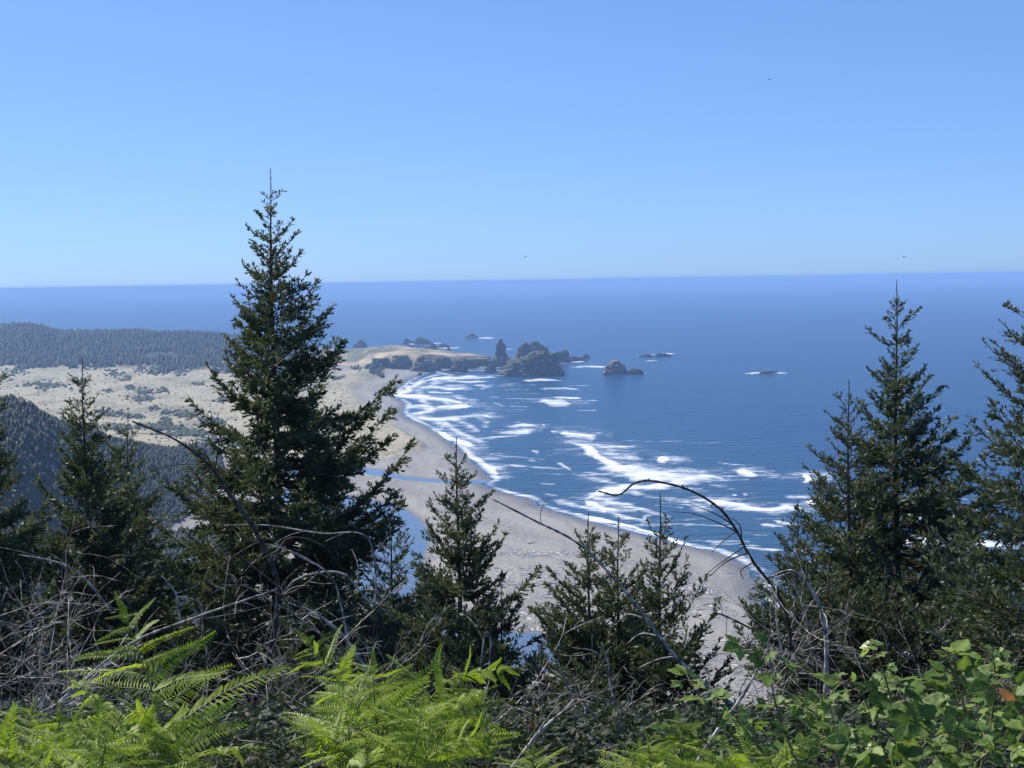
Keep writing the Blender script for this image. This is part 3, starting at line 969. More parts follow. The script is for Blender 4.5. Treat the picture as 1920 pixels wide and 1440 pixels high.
stack([(652, 818, 843), (648, 821, 839), (645.5, 825, 834)], 'low flat offshore rock right of the humped one', 0.6, seed=67, amp=0.12, green=0.1)
stack([(634, 872, 897), (630, 876, 893), (627, 882, 890), (625, 885, 888)], 'farthest small rock alone on the open sea', 0.7, seed=71, amp=0.10, green=0.2)
stack([(650, 661, 689), (645, 664, 685), (641, 671, 681), (637.5, 675, 678)], 'hazy rock peak beyond the sandy headland top', 0.8, seed=73, amp=0.10, green=0.4)
stack([(701, 1131, 1177), (696, 1134, 1175), (690, 1137, 1172), (684, 1141, 1167), (679, 1147, 1162), (676.5, 1151, 1158)], 'lone domed rock with tan top standing out in the bay', 0.8, seed=79, amp=0.09, green=0.1, pale=0.9)
stack([(701, 1175, 1207), (697, 1178, 1205), (694, 1183, 1200), (692.5, 1187, 1195)], 'low flat rock just right of the lone domed rock', 0.6, seed=83, amp=0.12, green=0.0)
stack([(669, 1198, 1224), (666.5, 1203, 1220), (665, 1208, 1215)], 'wave-washed reef awash in foam far right of the islands', 0.5, seed=89, amp=0.14, green=0.0)
stack([(668, 1226, 1258), (665, 1231, 1253), (663.5, 1237, 1246)], 'second wave-washed reef rock, at the right end of the foam', 0.5, seed=91, amp=0.14, green=0.0)
stack([(700, 1424, 1457), (697.5, 1429, 1452), (696.3, 1435, 1447)], 'isolated dark reef barely breaking the blue water', 0.5, seed=97, amp=0.12, green=0.0)


for (a_, b_, y_, tp_, lab_, sd_) in (
        (692, 736, 698, 671, 'leftmost rock buttress of the headland cliffs', 201), (728, 775, 696.5, 666, 'tall gullied buttress of the headland cliffs beside the pyramid bluff', 202),
        (808, 850, 693, 668, 'broken cliff buttress right of the pyramid bluff', 203), (842, 888, 692, 671, 'cliff buttress behind the dark cone rock', 204),
        (878, 926, 690.5, 673, 'low rightmost cliff buttress reaching to the chimney stack', 205)):
    w_ = b_ - a_
    stack([(y_, a_, b_), (y_ - 4, a_ + 1, b_ - 1), (y_ - 12, a_ + w_ * .07, b_ - w_ * .08), (y_ - 18, a_ + w_ * .14, b_ - w_ * .15), (tp_ + 2, a_ + w_ * .22, b_ - w_ * .24), (tp_, a_ + w_ * .34, b_ - w_ * .36)],
          lab_, 1.1, seed=sd_, amp=0.13, green=0.5, pale=0.25, name='cliff_buttress', back=40)


# ------------------------------------------------------------------ far woods, dune scrub, driftwood: masses nobody could count
RNG = np.random.default_rng(7)


def clump_mesh(pts, hgt, wid, tiers, sides, rng):
    """many small conifer-like trees as one numpy mesh; pts (n,3)"""
    n = len(pts)
    vs, fs, ta = [], [], []
    base = 0
    ang = np.arange(sides) * 2 * math.pi / sides
    tint = rng.random(n)
    lean = rng.normal(0, 0.05, (n, 2))
    for t in range(tiers):
        f0 = t / tiers
        zb = f0 * 0.86 + 0.06
        zt = min(1.0, zb + 1.35 / tiers + 0.12)
        wr = (1 - f0) ** 0.62
        a0 = rng.random(n) * 6.28
        rj = 0.65 + 0.6 * rng.random((n, sides))
        ring = np.zeros((n, sides, 3))
        ring[:, :, 0] = pts[:, None, 0] + np.cos(ang + a0[:, None]) * rj * (wid * wr)[:, None] + (lean[:, 0] * hgt * zb)[:, None]
        ring[:, :, 1] = pts[:, None, 1] + np.sin(ang + a0[:, None]) * rj * (wid * wr)[:, None] + (lean[:, 1] * hgt * zb)[:, None]
        ring[:, :, 2] = pts[:, None, 2] + (hgt * zb)[:, None] + (rng.random((n, sides)) - 0.6) * (hgt * 0.12)[:, None]
        apex = pts.copy()
        apex[:, 0] += lean[:, 0] * hgt * zt
        apex[:, 1] += lean[:, 1] * hgt * zt
        apex[:, 2] += hgt * zt
        v = np.concatenate([ring, apex[:, None, :]], 1).reshape(-1, 3)
        k = sides + 1
        i0 = (np.arange(n) * k)[:, None] + base
        f = np.stack([np.stack([i0[:, 0] + j, i0[:, 0] + (j + 1) % sides, i0[:, 0] + sides], -1) for j in range(sides)], 1).reshape(-1, 3)
        vs.append(v)
        fs.append(f)
        ta.append(np.repeat(tint * 0.8 + 0.2 * t / tiers, k))
        base += n * k
    return np.concatenate(vs), np.concatenate(fs), np.concatenate(ta)


def scatter_wood():
    rng = np.random.default_rng(11)
    V, Fc, T, n0 = [], [], [], 0

    def push(x, y, z, h, w, tiers, sides):
        nonlocal n0
        v, f, t = clump_mesh(np.stack([x, y, z], -1), h, w, tiers, sides, rng)
        V.append(v)
        Fc.append(f + n0)
        T.append(t)
        n0 += len(v)

    # far ridge
    y = rng.uniform(3150, 5700, 40000)
    px = rng.uniform(-260, 720, 40000)
    x = (px - 960) / F * y
    z, sd, dn, px0, py0, ridge, spur, hs = land_height(x, y)
    nn = fbm(x / 90, y / 200, seed=101)
    clear = sstep(0, 10, sdf(px, HZ + 15 * (960 - px) / 960 + F * (H - z) / y, [(225, 668), (290, 655), (360, 662), (440, 672), (440, 680), (330, 676), (240, 676)]))
    ok = (ridge - 6 + 16 * (nn - 0.5) > 0) & (sd > 60) & (hs < -20) & (clear < 0.5)
    ok &= rng.random(len(x)) < 0.62
    x, y, z = x[ok], y[ok], z[ok]
    h = rng.uniform(6, 14, len(x)) * (0.7 + 0.75 * rng.random(len(x)) ** 2)
    push(x, y, z - 1, h, h * rng.uniform(0.34, 0.55, len(x)), 2, 5)
    # near spur
    y = rng.uniform(640, 1950, 44000)
    px = rng.uniform(-420, 560, 44000)
    x = (px - 960) / F * y
    z, sd, dn, px0, py0, ridge, spur, hs = land_height(x, y)
    rv = sdf(x, y, river_b_w)
    ok = ((spur > 4) | ((y < 1250) & (px < 460) & (sd > 40))) & (rv < -12) & (sdf(x, y, river_a_w) < -10)
    ok &= rng.random(len(x)) < np.clip(y / 1500, 0.35, 1)
    x, y, z = x[ok], y[ok], z[ok]
    h = rng.uniform(2.6, 7.5, len(x)) * (0.6 + 0.8 * fbm(x / 50, y / 60, seed=111))
    push(x, y, z - 0.8, h, h * rng.uniform(0.3, 0.62, len(x)), 2, 6)
    # lower slope below the viewpoint (trees whose tops hide the foot of the hill)
    y = rng.uniform(330, 640, 6000)
    px = rng.uniform(-420, 2300, 6000)
    x = (px - 960) / F * y
    z, sd, dn, px0, py0, ridge, spur, hs = land_height(x, y)
    h = rng.uniform(4, 9, len(x))
    tpx, tpy = project_np(x, y, z + h)
    lim = np.interp(tpx, [0, 420, 800, 960, 1060, 1250, 1400, 1920], [1110, 1150, 1230, 1268, 1235, 1300, 1330, 1340])
    ok = (tpy > lim) & (z > 4)
    x, y, z, h = x[ok], y[ok], z[ok], h[ok]
    push(x, y, z - 0.4, h, h * rng.uniform(0.24, 0.36, len(x)), 5, 7)
    me = new_mesh('forest', np.concatenate(V), np.concatenate(Fc))
    attr(me, 'tint', np.concatenate(T))
    o = obj('forest', me, M['forest_leaf'])
    tag(o, 'dark hazy evergreen forest covering the hills on the left', 'forest', kind='stuff')


scatter_wood()


def scatter_scrub():
    rng = np.random.default_rng(23)
    # hand-placed clumps (photo pixel centre, half width, half height) plus random ones
    cl = [(85, 732, 45, 9), (215, 710, 17, 7), (238, 719, 16, 6), (262, 705, 18, 7), (295, 707, 26, 8), (340, 712, 14, 6), (245, 737, 14, 5), (275, 745, 24, 5), (308, 741, 12, 4),
          (268, 759, 24, 9), (205, 741, 9, 4), (345, 789, 30, 7), (312, 786, 14, 4), (205, 785, 32, 7), (250, 792, 22, 5), (370, 728, 16, 5), (360, 700, 40, 9), (400, 697, 30, 8), (320, 690, 30, 7),
          (300, 815, 45, 9), (350, 826, 45, 9), (220, 818, 45, 9), (30, 708, 20, 6), (10, 716, 14, 5), (290, 777, 12, 4), (373, 783, 10, 4), (312, 800, 14, 4), (400, 800, 24, 6), (420, 760, 20, 6),
          (610, 690, 30, 8), (650, 680, 26, 7), (575, 700, 20, 6), (690, 684, 22, 5), (630, 720, 14, 4), (420, 840, 40, 8), (470, 858, 30, 5), (150, 725, 16, 4), (180, 700, 25, 5)]
    P = []
    for cx, cy, a, b in cl:
        n = int(a * b * 0.30) + 8
        u = rng.normal(0, 0.45, (n, 2))
        P += [(cx + p[0] * a, cy + p[1] * b, 1.0) for p in u]
    for _ in range(2600):
        P.append((rng.uniform(-120, 700), rng.uniform(695, 850), rng.uniform(0.2, 0.6)))
    P = np.array(P)
    gx, gy = ground_np(P[:, 0], P[:, 1])
    z, sd, dn, px0, py0, ridge, spur, hs = land_height(gx, gy)
    ok = (dn > 2) & (sd > 90) & (spur < 3)
    gx, gy, z, s = gx[ok], gy[ok], z[ok], P[ok, 2]
    h = rng.uniform(2.5, 6, len(gx)) * s
    w = h * rng.uniform(0.7, 1.3, len(gx))
    v1, f1, t1 = clump_mesh(np.stack([gx, gy, z - 0.6], -1), h, w, 3, 7, rng)
    me = new_mesh('dune_scrub', v1, f1)
    attr(me, 'tint', t1)
    o = obj('dune_scrub', me, M['scrub'])
    tag(o, 'dark scrub bushes dotted over the pale dunes', 'scrub', kind='stuff')


scatter_scrub()


def scatter_driftwood():
    rng = np.random.default_rng(31)
    P = []

    def band(p0, p1, n, sy):
        for _ in range(int(n * 1.6)):
            t = rng.random()
            P.append((p0[0] + (p1[0] - p0[0]) * t + rng.normal(0, 4), p0[1] + (p1[1] - p0[1]) * t + rng.normal(0, sy)))
    band((800, 1044), (1090, 1047), 420, 3.0)
    band((1090, 1047), (1330, 1085), 60, 3.0)
    band((900, 1080), (1320, 1098), 230, 8)
    band((900, 1103), (1330, 1112), 260, 3)
    band((900, 1130), (1320, 1140), 220, 9)
    band((930, 1160), (1080, 1168), 260, 5)
    band((900, 1178), (1070, 1184), 260, 3)
    band((1290, 1105), (1420, 1125), 150, 7)
    band((1290, 1140), (1440, 1165), 70, 12)
    band((1290, 1215), (1450, 1230), 80, 14)
    band((1300, 1250), (1460, 1275), 90, 12)
    band((1290, 1295), (1460, 1320), 80, 12)
    band((660, 900), (900, 960), 40, 12)
    band((830, 960), (1000, 1010), 30, 12)
    P = np.array(P)
    gx, gy = ground_np(P[:, 0], P[:, 1])
    z, sd, dn, px0, py0, ridge, spur, hs = land_height(gx, gy)
    ok = (sd > 25) & (sdf(gx, gy, river_b_w) < -2) & (z < 12)
    gx, gy, z = gx[ok], gy[ok], z[ok]
    B = Builder()
    for x, y, zz in zip(gx, gy, z):
        L = rng.uniform(1.2, 4.6) * (1.6 if rng.random() < 0.15 else 1.0)
        rad = L * rng.uniform(0.035, 0.07) + 0.06
        a = rng.normal(0, 0.7) if rng.random() < 0.6 else rng.uniform(0, 6.28)
        d = np.array([math.cos(a), math.sin(a), rng.normal(0, 0.06)]) * L / 2
        c = np.array([x, y, zz + rad * 0.5])
        B.tube([c - d, c + d * rng.uniform(0.8, 1)], [rad, rad * 0.6], 4, rng.random())
    me = B.mesh('driftwood', aname='tint')
    m, nt, out = mat_new('driftwood')
    k = NT(nt)
    c = k.mix(k.attr('tint'), (0.42, 0.38, 0.32), (0.86, 0.82, 0.76))
    k.link(k.principled(c, 0.85).outputs[0], out.inputs['Surface'])
    o = obj('driftwood', me, m)
    tag(o, 'pale driftwood logs strewn in lines over the grey beach', 'driftwood', kind='stuff')


scatter_driftwood()

# ------------------------------------------------------------------ haze: one closed box of even air round everything
def build_haze():
    a, zb, zt = 118000.0, -7.5, H + 8.0
    v = [(sx * a, sy * a, z) for z in (zb, zt) for sy in (-1, 1) for sx in (-1, 1)]
    f = [(0, 2, 3, 1), (4, 5, 7, 6), (0, 1, 5, 4), (2, 6, 7, 3), (0, 4, 6, 2), (1, 3, 7, 5)]
    me = bpy.data.meshes.new('haze')
    me.from_pydata(v, [], f)
    m, nt, out = mat_new('haze_air')
    p = nt.nodes.new('ShaderNodeVolumePrincipled')
    p.inputs['Color'].default_value = (*HAZE_COLOR, 1)
    p.inputs['Density'].default_value = HAZE_DENSITY
    p.inputs['Anisotropy'].default_value = 0.0
    nt.links.new(p.outputs[0], out.inputs['Volume'])
    o = obj('haze', me, m)
    tag(o, 'thin blue sea haze lying over the whole coast', 'haze', kind='stuff')


build_haze()


# ------------------------------------------------------------------ foreground conifers
def sprigs(B, base, direc, length, width, tint, rng):
    """needle sprigs: one tapered blade each, rolled at random; arrays"""
    n = len(base)
    if n == 0:
        return
    d = direc / (np.linalg.norm(direc, axis=1)[:, None] + 1e-9)
    rv = rng.normal(size=(n, 3))
    s1 = np.cross(d, rv)
    s1 /= np.linalg.norm(s1, axis=1)[:, None] + 1e-9
    tip = base + d * length[:, None]
    mid = base + d * (length * rng.uniform(0.4, 0.65, n))[:, None]
    w = s1 * (width * 0.5)[:, None]
    v = np.stack([base, mid + w, tip, mid - w], 1).reshape(-1, 3)
    i0 = np.arange(n) * 4
    B.add(v, np.stack([i0, i0 + 1, i0 + 2, i0 + 3], -1), np.repeat(tint, 4))


def conifer(px, py_top, dist, label, seed, spread=0.30, py_bottom=1280, lean=0.0, dens=1.0, side=(1.0, 1.0), upturn=0.5, maxlen=3.3, sprig=1.0, open_top=1.0, expo=1.0, name='conifer'):
    rng = np.random.default_rng(seed)
    top = np.array(at(px, py_top, dist))
    bx = at(px + lean, 1100, dist).x
    gz = float(land_height(np.array([bx]), np.array([dist]))[0][0])
    base = np.array([bx, dist, gz - 0.3])
    Ht = top[2] - base[2]
    zlow = at(px, py_bottom, dist).z
    root = bpy.data.objects.new(name, None)
    COL.objects.link(root)
    root.location = base
    tag(root, label, 'conifer', 'conifers on the slope below the viewpoint')
    axis = lambda h: base + (top - base) * (h / Ht) + np.array([math.sin(h * 0.9 + seed) * 0.03, math.cos(h * 0.7 + seed) * 0.03, 0]) * min(1, (Ht - h))
    T = Builder()
    hs = np.concatenate([np.linspace(0, Ht - 1, 14), np.linspace(Ht - 0.8, Ht, 5)])
    tr = np.interp(Ht - hs, [0, 0.6, 2, 6, 14], [0.006, 0.011, 0.028, 0.075, 0.15])
    T.tube([axis(h) - base for h in hs], tr, 8)
    obj('trunk', T.mesh('trunk', smooth=True), M['conifer_bark'], root)
    W, N = Builder(), Builder()
    # leader sprigs
    k = int(40 * open_top)
    hh = Ht - rng.uniform(0.02, 0.75, k)
    b = np.array([axis(h) - base for h in hh])
    an = rng.uniform(0, 6.28, k)
    sprigs(N, b, np.stack([np.cos(an) * .6, np.sin(an) * .6, np.full(k, 0.9)], -1), rng.uniform(0.03, 0.06, k), rng.uniform(0.010, 0.016, k), rng.random(k), rng)
    # whorls
    h = Ht - rng.uniform(0.55, 0.7) * open_top
    wh = []
    gap = 0.40
    while base[2] + h > zlow - 0.3:
        t = Ht - h
        nb = rng.integers(7, 10) if t > 2.2 else (rng.integers(4, 7) if t > 1.2 else rng.integers(3, 5))
        a0 = rng.uniform(0, 6.28)
        for i in range(nb):
            wh.append((h + rng.normal(0, 0.03), a0 + i * 6.283 / nb + rng.normal(0, 0.25), 1.0))
        for i in range(int(rng.integers(3, 6) * dens * (1.0 if t > 1.6 else 0.5))):
            wh.append((h - rng.uniform(0.08, 0.36), rng.uniform(0, 6.28), rng.uniform(0.4, 0.75)))
        h -= gap * rng.uniform(0.85, 1.2)
        gap = min(0.46, gap + 0.008)
    for h, az, sc in wh:
        t = Ht - h
        L = 1.06 * spread * (t ** (expo - 0.04)) * sc * rng.uniform(0.62, 1.22) + 0.10
        L = min(L, 1.25 * maxlen * rng.uniform(0.75, 1.1))
        L *= side[1] if math.cos(az) > 0 else side[0]
        if rng.random() < 0.06:
            L *= 1.3
        el = np.interp(t, [0, 0.8, 2, 4, 8, 12], [46, 42, 34, 22, 8, -4]) + rng.normal(0, 8)
        el = math.radians(el)
        ca, sa = math.cos(az), math.sin(az)
        ns = 9
        s = np.linspace(0, 1, ns)
        droop = -0.16 * L * np.sin(s * math.pi) * np.interp(t, [1, 5], [0.0, 1.0])
        up = upturn * L * 0.22 * s ** 3
        hor = s * L * math.cos(el)
        p = np.stack([ca * hor, sa * hor, s * L * math.sin(el) + droop + up], -1)
        p[:, 0] += -sa * np.sin(s * 2.5) * L * rng.normal(0, 0.05)
        p[:, 1] += ca * np.sin(s * 2.5) * L * rng.normal(0, 0.05)
        p = p + (axis(h) - base)
        W.tube(p, np.linspace(max(0.006, 0.011 * L), 0.003, ns), 4)
        # branchlets
        nbl = max(4, int(L / 0.066 * dens))
        u = rng.uniform(0.10 if t < 3 else 0.16, 1.0, nbl)
        if L > 1.5:
            u = np.maximum(u, rng.uniform(0.1, 0.45, nbl))
        bp = np.stack([np.interp(u, s, p[:, c]) for c in range(3)], -1)
        dv = np.gradient(p, axis=0)
        dv /= np.linalg.norm(dv, axis=1)[:, None]
        bd = np.stack([np.interp(u, s, dv[:, c]) for c in range(3)], -1)
        sidev = np.array([-sa, ca, 0.0])
        sg = np.where(rng.random(nbl) < 0.5, 1, -1)
        bl = (0.06 + 0.36 * L * (1 - u) ** 0.7 * np.clip(u * 3, 0.3, 1)) * rng.uniform(0.6, 1.2, nbl)
        bl = np.minimum(bl * 1.12, 0.8)
        dirs = bd * 0.72 + sidev * (sg * rng.uniform(0.45, 0.95, nbl))[:, None]
        dirs[:, 2] += rng.normal(-0.02, 0.20, nbl) + np.where(t < 3, 0.28, -0.08)
        dirs /= np.linalg.norm(dirs, axis=1)[:, None]
        # sprigs along every branchlet
        cnt = np.maximum(5, (bl / 0.0195).astype(int))
        rep = np.repeat(np.arange(nbl), cnt)
        within = rng.random(len(rep))
        pos = bp[rep] + dirs[rep] * (bl[rep] * within)[:, None]
        pos[:, 2] -= 0.13 * bl[rep] * within ** 2
        dd = dirs[rep] * 0.9 + rng.normal(0, 0.42, (len(rep), 3))
        dd[:, 2] += 0.12
        fat = sprig * np.interp(t, [0, 1.5, 3, 5], [0.72, 0.88, 1.1, 1.38])
        ln = rng.uniform(0.06, 0.13, len(rep)) * fat
        wd = rng.uniform(0.021, 0.038, len(rep)) * fat
        sprigs(N, pos, dd, ln, wd, np.clip(rng.normal(0.45, 0.22, len(rep)) + 0.18 * (u[rep] - 0.5), 0, 1), rng)
        # sprigs along the branch itself and its tip
        q = max(8, int(L / 0.022))
        uu = rng.uniform(0.12, 1, q)
        bp2 = np.stack([np.interp(uu, s, p[:, c]) for c in range(3)], -1)
        bd2 = np.stack([np.interp(uu, s, dv[:, c]) for c in range(3)], -1)
        sprigs(N, bp2, bd2 + rng.normal(0, 0.5, (q, 3)) + np.array([0, 0, 0.2]), rng.uniform(0.05, 0.11, q) * fat, rng.uniform(0.018, 0.032, q) * fat, rng.random(q), rng)
    o = obj('branches', W.mesh('branches'), M['conifer_bark'], root)
    o['kind'] = 'stuff'
    o = obj('needle_foliage', N.mesh('needle_foliage', aname='tint'), M['needles'], root)
    o['kind'] = 'stuff'
    return N.n


TREES = [
    dict(px=507, py_top=315, dist=31, label='tallest conifer, its spire standing well above the sea horizon', seed=1, spread=0.235, expo=1.17, py_bottom=1260, lean=10, side=(0.92, 1.12), maxlen=3.0, dens=1.1),
    dict(px=155, py_top=668, dist=30, label='slim conifer left of the tallest one, in front of the hazy wooded spur', seed=2, spread=0.30, py_bottom=1230, maxlen=1.4, dens=1.45),
    dict(px=240, py_top=770, dist=34, label='smaller conifer tucked between the slim left conifer and the tallest one', seed=3, spread=0.28, py_bottom=1240, maxlen=1.3, dens=1.4),
    dict(px=-30, py_top=640, dist=27, label='conifer cut by the left edge of the view', seed=4, spread=0.28, py_bottom=1250, maxlen=1.2, dens=1.4),
    dict(px=856, py_top=818, dist=26, label='narrow conifer before the beach, between the tallest conifer and the twin pair', seed=5, spread=0.33, py_bottom=1300, maxlen=1.6, dens=1.45, side=(1.0, 1.15)),
    dict(px=735, py_top=955, dist=33, label='low dark conifer under the right side of the tallest conifer', seed=6, spread=0.45, py_bottom=1280, maxlen=1.9),
    dict(px=1103, py_top=962, dist=24, label='left one of the twin bushy conifers before the driftwood beach', seed=7, spread=0.40, py_bottom=1380, maxlen=1.3, dens=1.5),
    dict(px=1160, py_top=968, dist=24.6, label='right one of the twin bushy conifers, with a tufted top', seed=8, spread=0.40, py_bottom=1380, maxlen=1.2, dens=1.5),
    dict(px=1238, py_top=925, dist=23, label='thin conifer with upswept right branches, right of the twin pair', seed=9, spread=0.29, py_bottom=1360, maxlen=1.0, dens=1.5, side=(0.8, 1.15), upturn=1.6),
    dict(px=1681, py_top=524, dist=30, label='tall conifer on the right rising against the open sea', seed=10, spread=0.275, expo=1.1, py_bottom=1270, side=(0.9, 1.05), maxlen=2.4, dens=1.2),
    dict(px=1592, py_top=712, dist=28.5, label='pointed conifer with long bare leader, left of the tall right one', seed=11, spread=0.34, py_bottom=1260, maxlen=1.8, side=(1.1, 0.9)),
    dict(px=1985, py_top=420, dist=21, label='large conifer cut by the right edge, its boughs reaching in', seed=12, spread=0.40, py_bottom=1320, maxlen=2.0, side=(1.0, 0.5), dens=0.85, sprig=0.85),
    dict(px=1800, py_top=985, dist=27, label='broad low conifer at the foot of the tall right one', seed=13, spread=0.75, py_bottom=1290, maxlen=2.1),
    dict(px=1497, py_top=935, dist=25.5, label='thin ragged conifer left of the pointed right-hand one', seed=14, spread=0.42, py_bottom=1270, maxlen=1.3),
    dict(px=318, py_top=1040, dist=36, label='short dark conifer in the gap right of the slim left conifer', seed=15, spread=0.42, py_bottom=1250, maxlen=1.4),
    dict(px=940, py_top=1100, dist=27, label='stubby conifer just left of the river pool', seed=16, spread=0.34, py_bottom=1300, maxlen=1.1, upturn=1.4, dens=0.8),
    dict(px=1022, py_top=1243, dist=25, label='small conifer top at the foot of the river pool', seed=17, spread=0.5, py_bottom=1400, maxlen=1.0),
    dict(px=620, py_top=1030, dist=30, label='dark young conifer under the boughs of the tallest one', seed=18, spread=0.55, py_bottom=1330, maxlen=1.7),
    dict(px=430, py_top=1060, dist=29, label='low conifer at the lower left of the tallest one', seed=19, spread=0.5, py_bottom=1330, maxlen=1.6),
    dict(px=560, py_top=1105, dist=26, label='low bushy conifer in front of the trunk of the tallest one', seed=21, spread=0.55, py_bottom=1350, maxlen=1.5),
    dict(px=700, py_top=1085, dist=27.5, label='low bushy conifer between the tallest conifer and the narrow one', seed=22, spread=0.6, py_bottom=1350, maxlen=1.6),
    dict(px=800, py_top=1120, dist=25, label='low conifer at the left foot of the narrow conifer', seed=23, spread=0.5, py_bottom=1350, maxlen=1.2),
    dict(px=880, py_top=1165, dist=24.5, label='low conifer at the right foot of the narrow conifer', seed=24, spread=0.5, py_bottom=1360, maxlen=1.1),
    dict(px=1200, py_top=1130, dist=23.4, label='low conifer filling the foot between the twin pair and the thin one', seed=25, spread=0.5, py_bottom=1400, maxlen=1.1),
    dict(px=1555, py_top=1030, dist=26.5, label='low conifer at the left foot of the pointed right-hand one', seed=26, spread=0.6, py_bottom=1320, maxlen=1.4),
    dict(px=1660, py_top=1060, dist=26, label='low conifer directly below the tall right one', seed=27, spread=0.65, py_bottom=1320, maxlen=1.5),
    dict(px=1890, py_top=1040, dist=24, label='low conifer near the right edge above the brambles', seed=28, spread=0.6, py_bottom=1330, maxlen=1.4),
    dict(px=240, py_top=1165, dist=26, label='dark low conifer behind the upright fern', seed=29, spread=0.6, py_bottom=1340, maxlen=1.4),
    dict(px=1110, py_top=1190, dist=22, label='lowest bushy conifer under the left twin', seed=31, spread=0.6, py_bottom=1440, maxlen=1.1),
]
tot = 0
for T_ in TREES:
    tot += conifer(**T_)


# ------------------------------------------------------------------ dead branches and brush
def dead_branch(pts, dist, r0, r1, label, seed, twigs=6, mat='dead_wood', dist1=None, knobs=0, name='dead_branch', twig_list=()):
    """pts: photo pixels from root to tip; dist: metres at root (dist1 at tip)"""
    rng = np.random.default_rng(seed)
    n = len(pts)
    dd = np.linspace(dist, dist1 or dist, n)
    P3 = np.array([at(p[0], p[1], d) for p, d in zip(pts, dd)])
    path = smooth_path(P3, 10 * n)
    org = path[0].copy()
    path = path - org
    B = Builder()
    rad = np.linspace(r0, r1, len(path)) * (1 + 0.12 * rng.normal(size=len(path)))
    B.tube(path, rad, 6)
    root = obj(name, None, None)
    root = root if root else None
    root.location = org
    tag(root, label, 'branch', 'dead branches in the foreground brush')
    # short knobs along the stem are part of the stem surface
    for _ in range(knobs):
        i = rng.integers(len(path) // 4, len(path) - 2)
        v = rng.normal(size=3)
        v /= np.linalg.norm(v)
        B.tube([path[i], path[i] + v * rad[i] * 2.6], [rad[i] * 0.7, rad[i] * 0.4], 4)
    obj('stem', B.mesh('stem', smooth=True), M[mat], root)
    done = []
    for tw in twig_list:
        q = np.array([at(a, b, dd.mean()) for a, b in tw]) - org
        i = int(np.argmin(np.linalg.norm(path - q[0], axis=1)))
        q = q + (path[i] - q[0])
        done.append((smooth_path(q, 14), rad[i] * 0.6))
    for _ in range(twigs):
        i = rng.integers(len(path) // 5, len(path) - 3)
        tan = path[min(i + 2, len(path) - 1)] - path[i]
        tan /= np.linalg.norm(tan) + 1e-9
        d = tan * 0.7 + rng.normal(0, 0.6, 3)
        d /= np.linalg.norm(d)
        L = rng.uniform(0.15, 0.55) * (dist / 14)
        c = rng.normal(0, 0.5, 3)
        s = np.linspace(0, 1, 8)[:, None]
        done.append((path[i] + d * s * L + c * s ** 2 * L * 0.6 + np.array([0, 0, -0.2]) * s ** 2 * L, rad[i] * 0.45))
    for q, r in done:
        tb = Builder()
        tb.tube(q, np.linspace(r, max(r * 0.35, 0.0016), len(q)), 5)
        obj('twig', tb.mesh('twig', smooth=True), M[mat], root)
    return root


dead_branch([(1470, 1290), (1482, 1200), (1462, 1120), (1410, 1050), (1378, 990), (1345, 950), (1290, 918), (1225, 902), (1190, 906), (1160, 928), (1122, 921)], 11, 0.014, 0.0065,
            'long dark arching dead stem bending left over the surf', 1, twigs=0, mat='dark_twig', knobs=14,
            twig_list=[[(1380, 1000), (1350, 985), (1300, 966), (1258, 962)], [(1372, 985), (1340, 965), (1290, 945)], [(1388, 1020), (1372, 1000), (1330, 1036)], [(1392, 1024), (1340, 1060), (1315, 1082)],
                       [(1400, 1035), (1360, 1052), (1330, 1078)], [(1412, 1052), (1388, 1068), (1395, 1086)], [(1388, 1012), (1385, 985), (1370, 970)], [(1440, 1085), (1480, 1070), (1505, 1085), (1530, 1130)]])
dead_branch([(1548, 1300), (1550, 1215), (1545, 1170), (1530, 1120), (1505, 1085), (1480, 1070), (1440, 1085), (1405, 1105)], 11.5, 0.020, 0.006,
            'pale arched dead stem hooking over beside the dark arching stem', 2, twigs=7)
dead_branch([(1475, 1360), (1400, 1335), (1330, 1290), (1270, 1235), (1215, 1165), (1165, 1100), (1085, 1020), (1000, 975), (922, 935)], 12.5, 0.024, 0.007,
            'long straight dead stick slanting up left across the twin conifers', 3, twigs=3, knobs=8,
            twig_list=[[(1215, 1165), (1180, 1155), (1160, 1170)], [(1240, 1195), (1205, 1190), (1177, 1210)], [(1262, 1240), (1230, 1245), (1190, 1262)], [(1225, 1180), (1220, 1160), (1210, 1150)]])
dead_branch([(430, 1420), (480, 1310), (505, 1230), (522, 1120), (510, 1060), (470, 980), (425, 920), (395, 875), (330, 825), (248, 790)], 13, 0.036, 0.008,
            'long leaning dead stem reaching up left to a forked tip over the dunes', 4, twigs=8, mat='dark_twig', knobs=10,
            twig_list=[[(390, 872), (340, 872), (280, 880)], [(395, 878), (370, 900), (328, 922)], [(398, 880), (385, 850), (376, 840)], [(400, 885), (406, 850), (410, 815)], [(425, 920), (380, 935), (345, 930)],
                       [(510, 1060), (540, 1010), (600, 1020), (640, 1060)], [(522, 1120), (560, 1105), (600, 1070), (590, 1040)]])
dead_branch([(520, 1130), (560, 1085), (640, 1075), (700, 1130), (690, 1010), (600, 1000), (500, 985), (420, 985)], 13.5, 0.014, 0.005, 'curling pale vine looping in front of the tallest conifer', 5, twigs=6)
dead_branch([(690, 1260), (640, 1190), (590, 1150), (540, 1130)], 12.5, 0.016, 0.008, 'pale dead limb running down right from the leaning stem', 6, twigs=5)
dead_branch([(655, 1240), (650, 1190), (638, 1130), (620, 1080), (560, 1040), (500, 1020)], 12.8, 0.013, 0.005, 'thin upright dead stem below the tallest conifer', 7, twigs=6)
dead_branch([(1176, 1440), (1160, 1340), (1145, 1290), (1142, 1250), (1128, 1205)], 9.5, 0.011, 0.006, 'bare crooked stick standing in front of the twin conifers', 8, twigs=2,
            twig_list=[[(1140, 1272), (1115, 1225), (1068, 1214)]])
